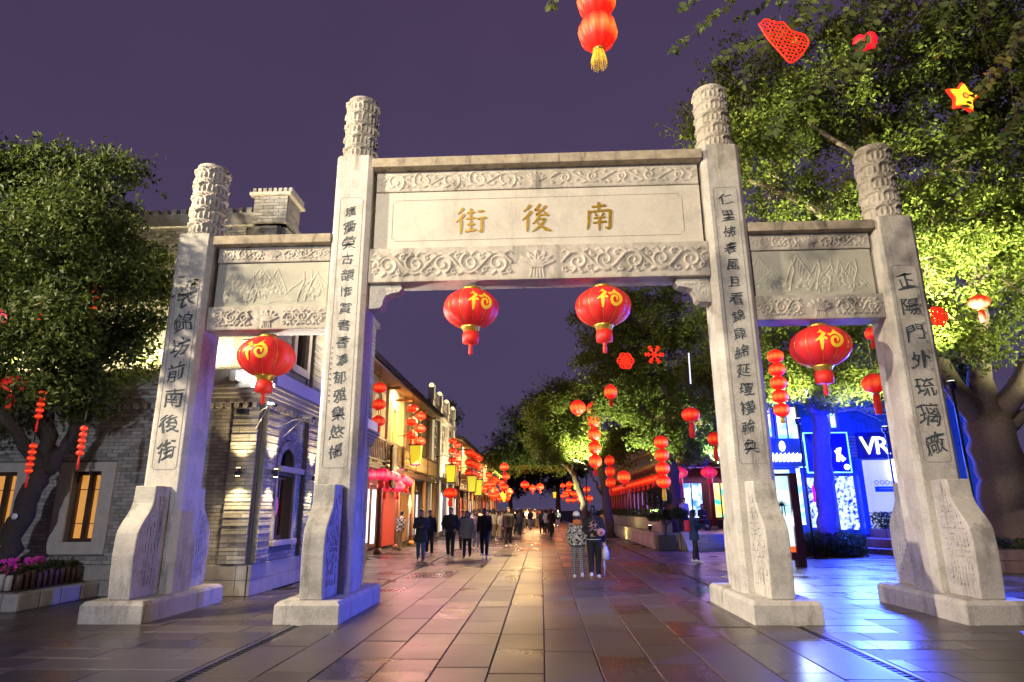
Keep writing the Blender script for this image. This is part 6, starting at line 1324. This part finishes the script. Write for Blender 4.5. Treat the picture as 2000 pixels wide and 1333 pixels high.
def person(label, loc, rz, h, arms=('down', 'down'), stride=.0, jacket=None, hem=.88, trousers=None, shoes=None, hair='short', top_r=.026, skirt=0., vox=.016, group=None, hairm=None, mask=False, seat=False, fem=False, bend=0.):
    t = thing('person', label, 'person', loc, rz, group); ORG[t.name] = (0, 0, 0); t.scale = (h/1.72,)*3
    sw = .175 if fem else .195; hipw = .088
    if seat: K = [((s_*hipw, -.42, .5), (s_*hipw, -.40, .08)) for s_ in (-1, 1)]; hz = .52
    else: K = [((s_*.092, -.6*stride*s_ if stride*s_ > 0 else -.15*stride*s_, .50), (s_*.092, -stride*s_, .085+(.04 if stride*s_ < 0 else 0)))for s_ in (-1, 1)]; hz = .92
    dz = hz-.92
    def Z(p): return (p[0], p[1]-bend*max(0, p[2]-.95), p[2]+dz)
    def legs(b, e, top=True):
        for s_, (k, a) in zip((-1, 1), K): limb(b, [(s_*hipw, 0, hz-.02), k, a], [.088+e, .06+e, .042+e])
        limb(b, [Z((0, .0, .86)), Z((0, 0, .98))], [(.108+e, .155+e), (.1+e, .145+e)], 14)
    def torso(b, e, z0=.88):
        zs = [(z0, .112, .16), (1.02, .1, .142), (1.2, .112, .158), (1.34, .108, sw-.02), (1.41, .085, sw-.07), (1.455, .06, .075)]; zs = [q for q in zs if q[0] >= z0-.001]
        if zs[0][0] > z0: zs.insert(0, (z0, .11, .155))
        P_ = [Z((0, .005, q[0])) for q in zs]; b.tube(P_, [(q[1]+e+skirt*max(0, 1.-q[0])*.5, q[2]+e+skirt*max(0, 1.-q[0])) for q in zs], 18)
    def arm(b, s_, kind, e, cuff=1.):
        el, wr = ARMS[kind]; el = Z((s_*el[0], el[1], el[2])); wr = Z((s_*wr[0], wr[1], wr[2])); w2 = tuple(el[i]+(wr[i]-el[i])*cuff for i in range(3)); limb(b, [Z((s_*(sw-.02), .01, 1.385)), el, w2], [.052+e, .042+e, .03+e*.8]); return el, wr
    bd = MB(); legs(bd, 0); torso(bd, 0); ends = []
    for s_, kd in zip((-1, 1), arms): ends.append((s_, *arm(bd, s_, kd, 0)))
    limb(bd, [Z((0, .012, 1.43)), Z((0, -.005, 1.53))], [.054, .05])
    hc = Z((0, -.02, 1.605)); bd.ball(hc, (.074, .092, .115), 14, 10); bd.ball((hc[0], hc[1]-.02, hc[2]-.06), (.056, .062, .06), 10, 7); bd.ball((hc[0], hc[1]-.098, hc[2]-.008), (.013, .02, .022), 8, 5)
    for s_ in (-1, 1): bd.ball((hc[0]+s_*.076, hc[1]+.008, hc[2]-.005), (.012, .02, .03), 8, 5)
    me = bake(bd, vox); hd = MB()
    for s_, el, wr in ends:                                 # hands with five fingers
        d = Vector(wr)-Vector(el); d.normalize(); sd_ = d.cross(Vector((0, 1, 0))).normalized() if abs(d.y) < .9 else Vector((1, 0, 0)); up_ = sd_.cross(d); w_ = Vector(wr)
        limb(hd, [w_-d*.01, w_+d*.05, w_+d*.085], [(.018, .03), (.016, .04), (.014, .038)], 8)
        for j, (o_, L_) in enumerate(((-.03, .06), (-.01, .072), (.01, .068), (.03, .052))): a = w_+d*.085+up_*o_; hd.tube([a, a+d*L_*.55-sd_*.006*s_, a+d*L_*.9-sd_*.022*s_], [.0095, .009, .007], 6)
        a = w_+d*.03-up_*.036; hd.tube([a, a+d*.03-up_*.016-sd_*.01, a+d*.058-up_*.018-sd_*.02], [.011, .01, .008], 6)
    hm = hd.mesh('h'); bm = bmesh.new(); bm.from_mesh(me); bm.from_mesh(hm); bm.to_mesh(me); bm.free(); bpy.data.meshes.remove(hm); me.polygons.foreach_set('use_smooth', np.ones(len(me.polygons), bool))
    link('body', me, M['skin'], t)
    fc = MB()
    for s_ in (-1, 1): fc.ball((hc[0]+s_*.03, hc[1]-.083, hc[2]+.006), (.011, .008, .006), 8, 5); fc.cbox((hc[0]+s_*.031, hc[1]-.086, hc[2]+.026), (.03, .008, .006))
    if not mask: fc.ball((hc[0], hc[1]-.082, hc[2]-.062), (.02, .008, .006), 8, 5)
    fc.build('face', M['face_dark'], t, kind='stuff')
    if mask: fm = MB(); fm.ball((hc[0], hc[1]-.052, hc[2]-.05), (.058, .05, .05), 12, 8); fm.build('face_mask', M['white'], t)
    jb = MB(); torso(jb, top_r, hem)
    for s_, kd in zip((-1, 1), arms): arm(jb, s_, kd, top_r*.8, .97)
    limb(jb, [Z((0, .015, 1.42)), Z((0, .01, 1.485))], [.075, .066]); link('jacket', bake(jb, vox), jacket, t)
    tb = MB(); legs(tb, .018 if not fem else .016); link('trousers', bake(tb, vox), trousers, t)
    for s_, (k, a) in zip((-1, 1), K):
        sh = MB(); limb(sh, [(a[0], a[1]+.055, a[2]-.035), (a[0], a[1]-.06, a[2]-.04), (a[0], a[1]-.15, a[2]-.05)], [(.046, .042), (.042, .046), (.028, .04)]); limb(sh, [(a[0], a[1]+.01, a[2]+.03), (a[0], a[1]+.01, a[2]-.02)], [.05, .05]); link('shoe', bake(sh, .012, 2), shoes or M['white'], t)
    hb = MB(); hb.ball((hc[0], hc[1]+.018, hc[2]+.03), (.087, .094, .105), 16, 10); hb.ball((hc[0], hc[1]+.04, hc[2]-.03), (.08, .07, .085), 12, 8); hb.ball((hc[0], hc[1]-.05, hc[2]+.085), (.065, .05, .04), 10, 7)
    if hair == 'long':
        limb(hb, [(hc[0], hc[1]+.06, hc[2]), (hc[0], hc[1]+.085, hc[2]-.18), (hc[0], hc[1]+.085, hc[2]-.34)], [(.05, .085), (.045, .1), (.03, .08)])
        for s_ in (-1, 1): limb(hb, [(hc[0]+s_*.07, hc[1]+.01, hc[2]+.02), (hc[0]+s_*.085, hc[1], hc[2]-.14), (hc[0]+s_*.08, hc[1]-.02, hc[2]-.28)], [.035, .035, .02])
    link('hair', bake(hb, .016, 2), hairm or M['hair'], t); t['_hc'] = [float(x) for x in hc]; return t
def hc_(t): return t['_hc']
BLK = cloth('black', (.012, .012, .014)); NAVY = cloth('navy', (.015, .02, .045)); JEAN = cloth('jeans', (.07, .10, .19)); GREY = cloth('grey', (.22, .21, .2)); CHAR = cloth('charcoal', (.03, .03, .035)); KHA = cloth('khaki', (.34, .22, .11)); LJ = cloth('light_jeans', (.3, .35, .45)); DK = mat('dark_shoe', (.03, .025, .02), .5)
CR = cloth('cream', (.55, .5, .42))
def gp_(u, v): q = ground_at(u, v); return (q[0], q[1], 0.002)
GRAF = pattern('black_white_print', 'noise', (.015, .015, .015), (.6, .58, .55), (11, 11, 11)); PLD = plaid('plaid_wool', (.3, .29, .29), (.03, .03, .035), 6.); CHK = pattern('checked_flannel', 'check', (.02, .02, .025), (.6, .58, .55), (11, 11, 11))
w1 = person('person in white cap, printed jacket and plaid trousers walking arm in arm down the street', gp_(1130, 1131), PI+.05, 1.60, ('down', 'lean'), .1, GRAF, .86, PLD, M['white'], top_r=.04, fem=True, vox=.012)
c = hc_(w1); b = MB(); b.lathe([(.1, .02), (.103, .06), (.085, .12), (.04, .15), (.005, .155)], (c[0], c[1]+.01, c[2]), 20); b.build('cap', M['white'], w1); b = MB(); b.prism([(-.07, -.09), (.07, -.09), (.055, -.18), (-.055, -.18)], 'z', c[2]+.025, c[2]+.035); b.build('cap_peak', M['white'], w1)
b = MB(); b.ball((0, .1, 1.44), (.14, .07, .075), 14, 8); b.ball((0, .085, 1.5), (.12, .06, .05), 14, 8); b.build('hood', cloth('orange', (.5, .17, .03)), w1); b = MB(); b.lathe([(.19, .84), (.195, .87), (.185, .9)], (0, 0, 0), 24); o = b.build('hem_band', BLK, w1); o.scale = (1, .72, 1)
m1 = person('person in black printed bomber jacket walking beside the white-capped companion', gp_(1163, 1131), PI-.05, 1.76, ('down', 'behind'), -.08, BLK, .93, BLK, M['white'], top_r=.038, vox=.012)
b = MB(); rs = random.Random(2)
for k in range(16): a = rs.uniform(0, 2*PI); x, z = rs.uniform(-.06, .06), 1.22+rs.uniform(-.08, .1); b.tube([(x, .155, z), (x+.09*math.cos(a), .15, z+.09*math.sin(a))], [.012, .003], 5)
b.build('back_print', mat('pale_print', (.6, .35, .36), .7), m1, kind='stuff'); b = MB(); b.lathe([(.182, .915), (.186, .935), (.18, .955)], (0, 0, 0), 24); o = b.build('hem_band', M['white'], m1); o.scale = (1, .74, 1)
# furry bag, carrier bag and closed umbrella held by him
mp_ = Vector(m1.location); sc1 = 1.76/1.72
fb_ = thing('fluffy_bag', 'round pink and white fluffy bag slung at the side of the black bomber jacket', 'bag', (mp_.x+.17, mp_.y-.2, 1.12)); ORG[fb_.name] = (0, 0, 0); b = MB(); b.ball((0, 0, 0), (.105, .07, .1), 14, 9); b.build('bag_body', mat('pink_fur', (.6, .35, .38), .95, bump=1., bscale=60), fb_); b = MB(); b.ball((0, -.06, -.01), (.04, .02, .04), 10, 6); b.build('bag_spot', mat('rose_fur', (.45, .06, .12), .95), fb_)
b = MB(); b.tube([(-.02, 0, .09), (-.16, .03, .3), (-.22, .1, .45)], .006, 5); b.build('strap', M['lip'], fb_)
hx = mp_.x+.27
cb = thing('carrier_bag', 'crumpled white plastic bag hanging from a hand', 'bag', (hx, mp_.y-.04, .62)); ORG[cb.name] = (0, 0, 0)
b = MB(); b.lathe([(.03, -.18), (.085, -.15), (.1, -.02), (.07, .08), (.02, .2)], (0, 0, 0), 12, gore=5, gd=.35); b.build('bag_body', mat('white_film', (.6, .6, .66), .35), cb); b = MB(); b.tube([(0, 0, .19), (0, 0, .27)], .006, 5); b.build('bag_handle', M['white'], cb)
ub = thing('closed_umbrella', 'closed pale see-through umbrella held point down', 'umbrella', (hx-.03, mp_.y+.03, .05)); ORG[ub.name] = (0, 0, 0)
b = MB(); b.lathe([(.004, .0), (.015, .1), (.03, .35), (.04, .6), (.02, .66)], (0, 0, 0), 10, gore=6, gd=.2); b.build('canopy', mat('clear_film', (.5, .5, .62), .2), ub); b = MB(); b.tube([(0, 0, .64), (0, 0, .82)], .008, 6); b.build('handle', M['white'], ub)
wr_ = person('person in dark blue coat with white mask and pale shoes standing by the steps', gp_(1360, 1101), PI/2-.1, 1.64, ('reach', 'phone'), .08, cloth('blue_coat', (.02, .06, .13)), .74, CHAR, M['white'], hair='long', skirt=.08, mask=True, fem=True, top_r=.045)
bpk = thing('backpack', 'bright red backpack on the back of the dark blue coat', 'backpack', (wr_.location.x-.2, wr_.location.y, 1.14)); ORG[bpk.name] = (0, 0, 0)
b = MB(); b.cbox((0, 0, 0), (.16, .26, .36)); o = b.build('pack', mat('red_nylon', (.6, .01, .06), .5), bpk, bevel=.05); b = MB()
for s_ in (-.09, .09): b.tube([(.07, s_, .15), (.2, s_*1.1, .22), (.32, s_*1.1, .1), (.3, s_*1.1, -.06)], .012, 6)
b.build('strap', M['red_cloth'], bpk)
person('person in open dark coat and jeans looking down at a phone', gp_(821, 1096), .1, 1.72, ('phone', 'phone'), .12, CHAR, .62, JEAN, DK, skirt=.12, top_r=.045)
ph_ = gp_(821, 1096); b = MB(); b.cbox((ph_[0], ph_[1]-.31, 1.14), (.075, .01, .14), rx=.7); tag(b.build('phone', M['metal_dark'], None, bevel=.003), 'dark phone held by the person in jeans and open coat', 'phone')
person('person in black clothes half hidden behind the phone user', gp_(838, 1085), .2, 1.7, ('down', 'down'), .1, BLK, .8, BLK, M['white'])
person('person in plain black jacket and trousers with hands in pockets and white shoes', gp_(879, 1091), .0, 1.80, ('pocket', 'pocket'), .16, BLK, .86, BLK, M['white'], top_r=.05)
person('person in pale grey coat over black with long hair walking in the street', gp_(912, 1090), -.05, 1.66, ('down', 'swing_f'), -.12, GREY, .7, BLK, DK, hair='long', skirt=.14, fem=True, top_r=.045)
person('person in black suit jacket and dark blue trousers walking in the street', gp_(946, 1089), .0, 1.75, ('swing_b', 'swing_f'), .14, BLK, .8, NAVY, M['white'], top_r=.04)
person('person in black zip jacket with pale shoes walking away from the crowd', gp_(993, 1068), .0, 1.78, ('down', 'down'), -.12, BLK, .82, BLK, M['white'], top_r=.045)
person('person in black and white checked shirt and khaki trousers at the red shop front', gp_(779, 1077), PI*.85, 1.66, ('lean', 'reach'), .08, CHK, .84, KHA, DK, bend=.18)
person('person in light blue jeans and cream top between the walking group', gp_(929, 1075), .1, 1.66, ('down', 'phone'), .1, CR, .85, LJ, M['white'], hair='long', fem=True, vox=.022)
person('person in dark jacket close behind the pale grey coat', gp_(903, 1077), .0, 1.68, ('down', 'down'), .1, NAVY, .82, CHAR, DK, vox=.022)
person('person in black coat walking along the hedge side of the street', gp_(1078, 1042), .2, 1.7, ('down', 'down'), .12, BLK, .7, CHAR, DK, vox=.022)
person('person in pale trousers and dark top under the street tree', gp_(1090, 1035), .0, 1.68, ('down', 'phone'), .12, NAVY, .84, CR, M['white'], vox=.022)
person('person standing alone in dark clothes at the right of the far street', gp_(1020, 1022), PI, 1.72, ('down', 'down'), .1, CHAR, .8, BLK, DK, vox=.025)
# people on the terrace
person('person in long navy coat standing on the terrace before the magenta window', (8.95, 30.9, TZ), .6, 1.72, ('down', 'phone'), .05, NAVY, .55, BLK, DK, hair='long', skirt=.15, fem=True, vox=.022)
person('person in pale top seen behind the topiary on the terrace', (6.6, 30.6, TZ), .3, 1.55, ('down', 'down'), .05, CR, .82, CHAR, DK, vox=.022)
for x, y, lb in ((8.2, AY-.45, 'person in dark clothes sitting on the arcade bench by the blue window'), (9.6, AY-.45, 'person in pale clothes sitting on the arcade bench by the magenta window')):
    person(lb, (x, y+.1, TZ), .2, 1.68, ('phone', 'phone'), 0, BLK if x < 9 else GREY, .86, CHAR, DK, seat=True, vox=.022)
for k, y in enumerate((37.5, 42, 45.5)):
    person(('person in navy sitting on the nearest street-side arcade bench', 'person in black sitting on the middle street-side arcade bench', 'person in grey sitting on the third street-side arcade bench')[k], (AX-.28, y, TZ), -PI/2, 1.68, ('phone', 'phone'), 0, (NAVY, BLK, GREY)[k], .86, CHAR, DK, seat=True, vox=.025)
# the crowd far down the street: shared meshes, each person an object
def crowd_cloth(name, cols):
    m, t, b = nodes(name); n = t.nodes.new; l = t.links.new; oi = n('ShaderNodeObjectInfo'); cr = n('ShaderNodeValToRGB'); cr.color_ramp.interpolation = 'CONSTANT'; e = cr.color_ramp.elements; e[0].color = (*cols[0], 1)
    for i, c in enumerate(cols[1:], 1):
        q = e[1] if i == 1 else e.new(i/len(cols)); q.position = i/len(cols); q.color = (*c, 1)
    l(oi.outputs['Random'], cr.inputs[0]); l(cr.outputs[0], b.inputs['Base Color']); b.inputs['Roughness'].default_value = .85; return m
CJ = crowd_cloth('crowd_jacket', [(.015, .015, .018), (.5, .48, .46), (.03, .04, .08), (.25, .2, .18), (.012, .012, .014), (.4, .12, .1), (.6, .58, .55), (.08, .08, .1), (.2, .24, .35)])
CT = crowd_cloth('crowd_trousers', [(.015, .015, .018), (.06, .08, .14), (.03, .03, .035), (.3, .27, .22), (.02, .02, .03)])
cg = 'people in the far crowd'; lb = 'person in the dense crowd filling the far street'
protos = [person(lb, (0, 40, 0), 0, 1.7, a, s_, CJ, .82, CT, DK, hair=h_, group=cg, vox=.035, fem=f_) for a, s_, h_, f_ in ((('down', 'down'), .12, 'short', False), (('swing_f', 'swing_b'), -.14, 'long', True), (('phone', 'down'), .1, 'long', True), (('pocket', 'pocket'), .14, 'short', False), (('down', 'phone'), -.1, 'short', False))]
rs = random.Random(12); used = []
for k in range(110):
    for _ in range(30):
        Y = 34+52*rs.random()**.8; x = rs.uniform(-5.2, .6+.03*(Y-34)) if Y > 40 else rs.uniform(-4.2, -1.9)
        if all((x-a)**2+(Y-b_)**2 > .3 for a, b_ in used): break
    used.append((x, Y)); o = protos[k] if k < 5 else copy_tree(protos[k % 5]); q = rs.uniform(.93, 1.05); o.location = (x, Y, 0.002); o.rotation_euler = (0, 0, rs.choice((0, PI))+rs.uniform(-.5, .5)); o.scale = (q*1.7/1.72,)*3
bpy.data.scenes.remove(BSC)
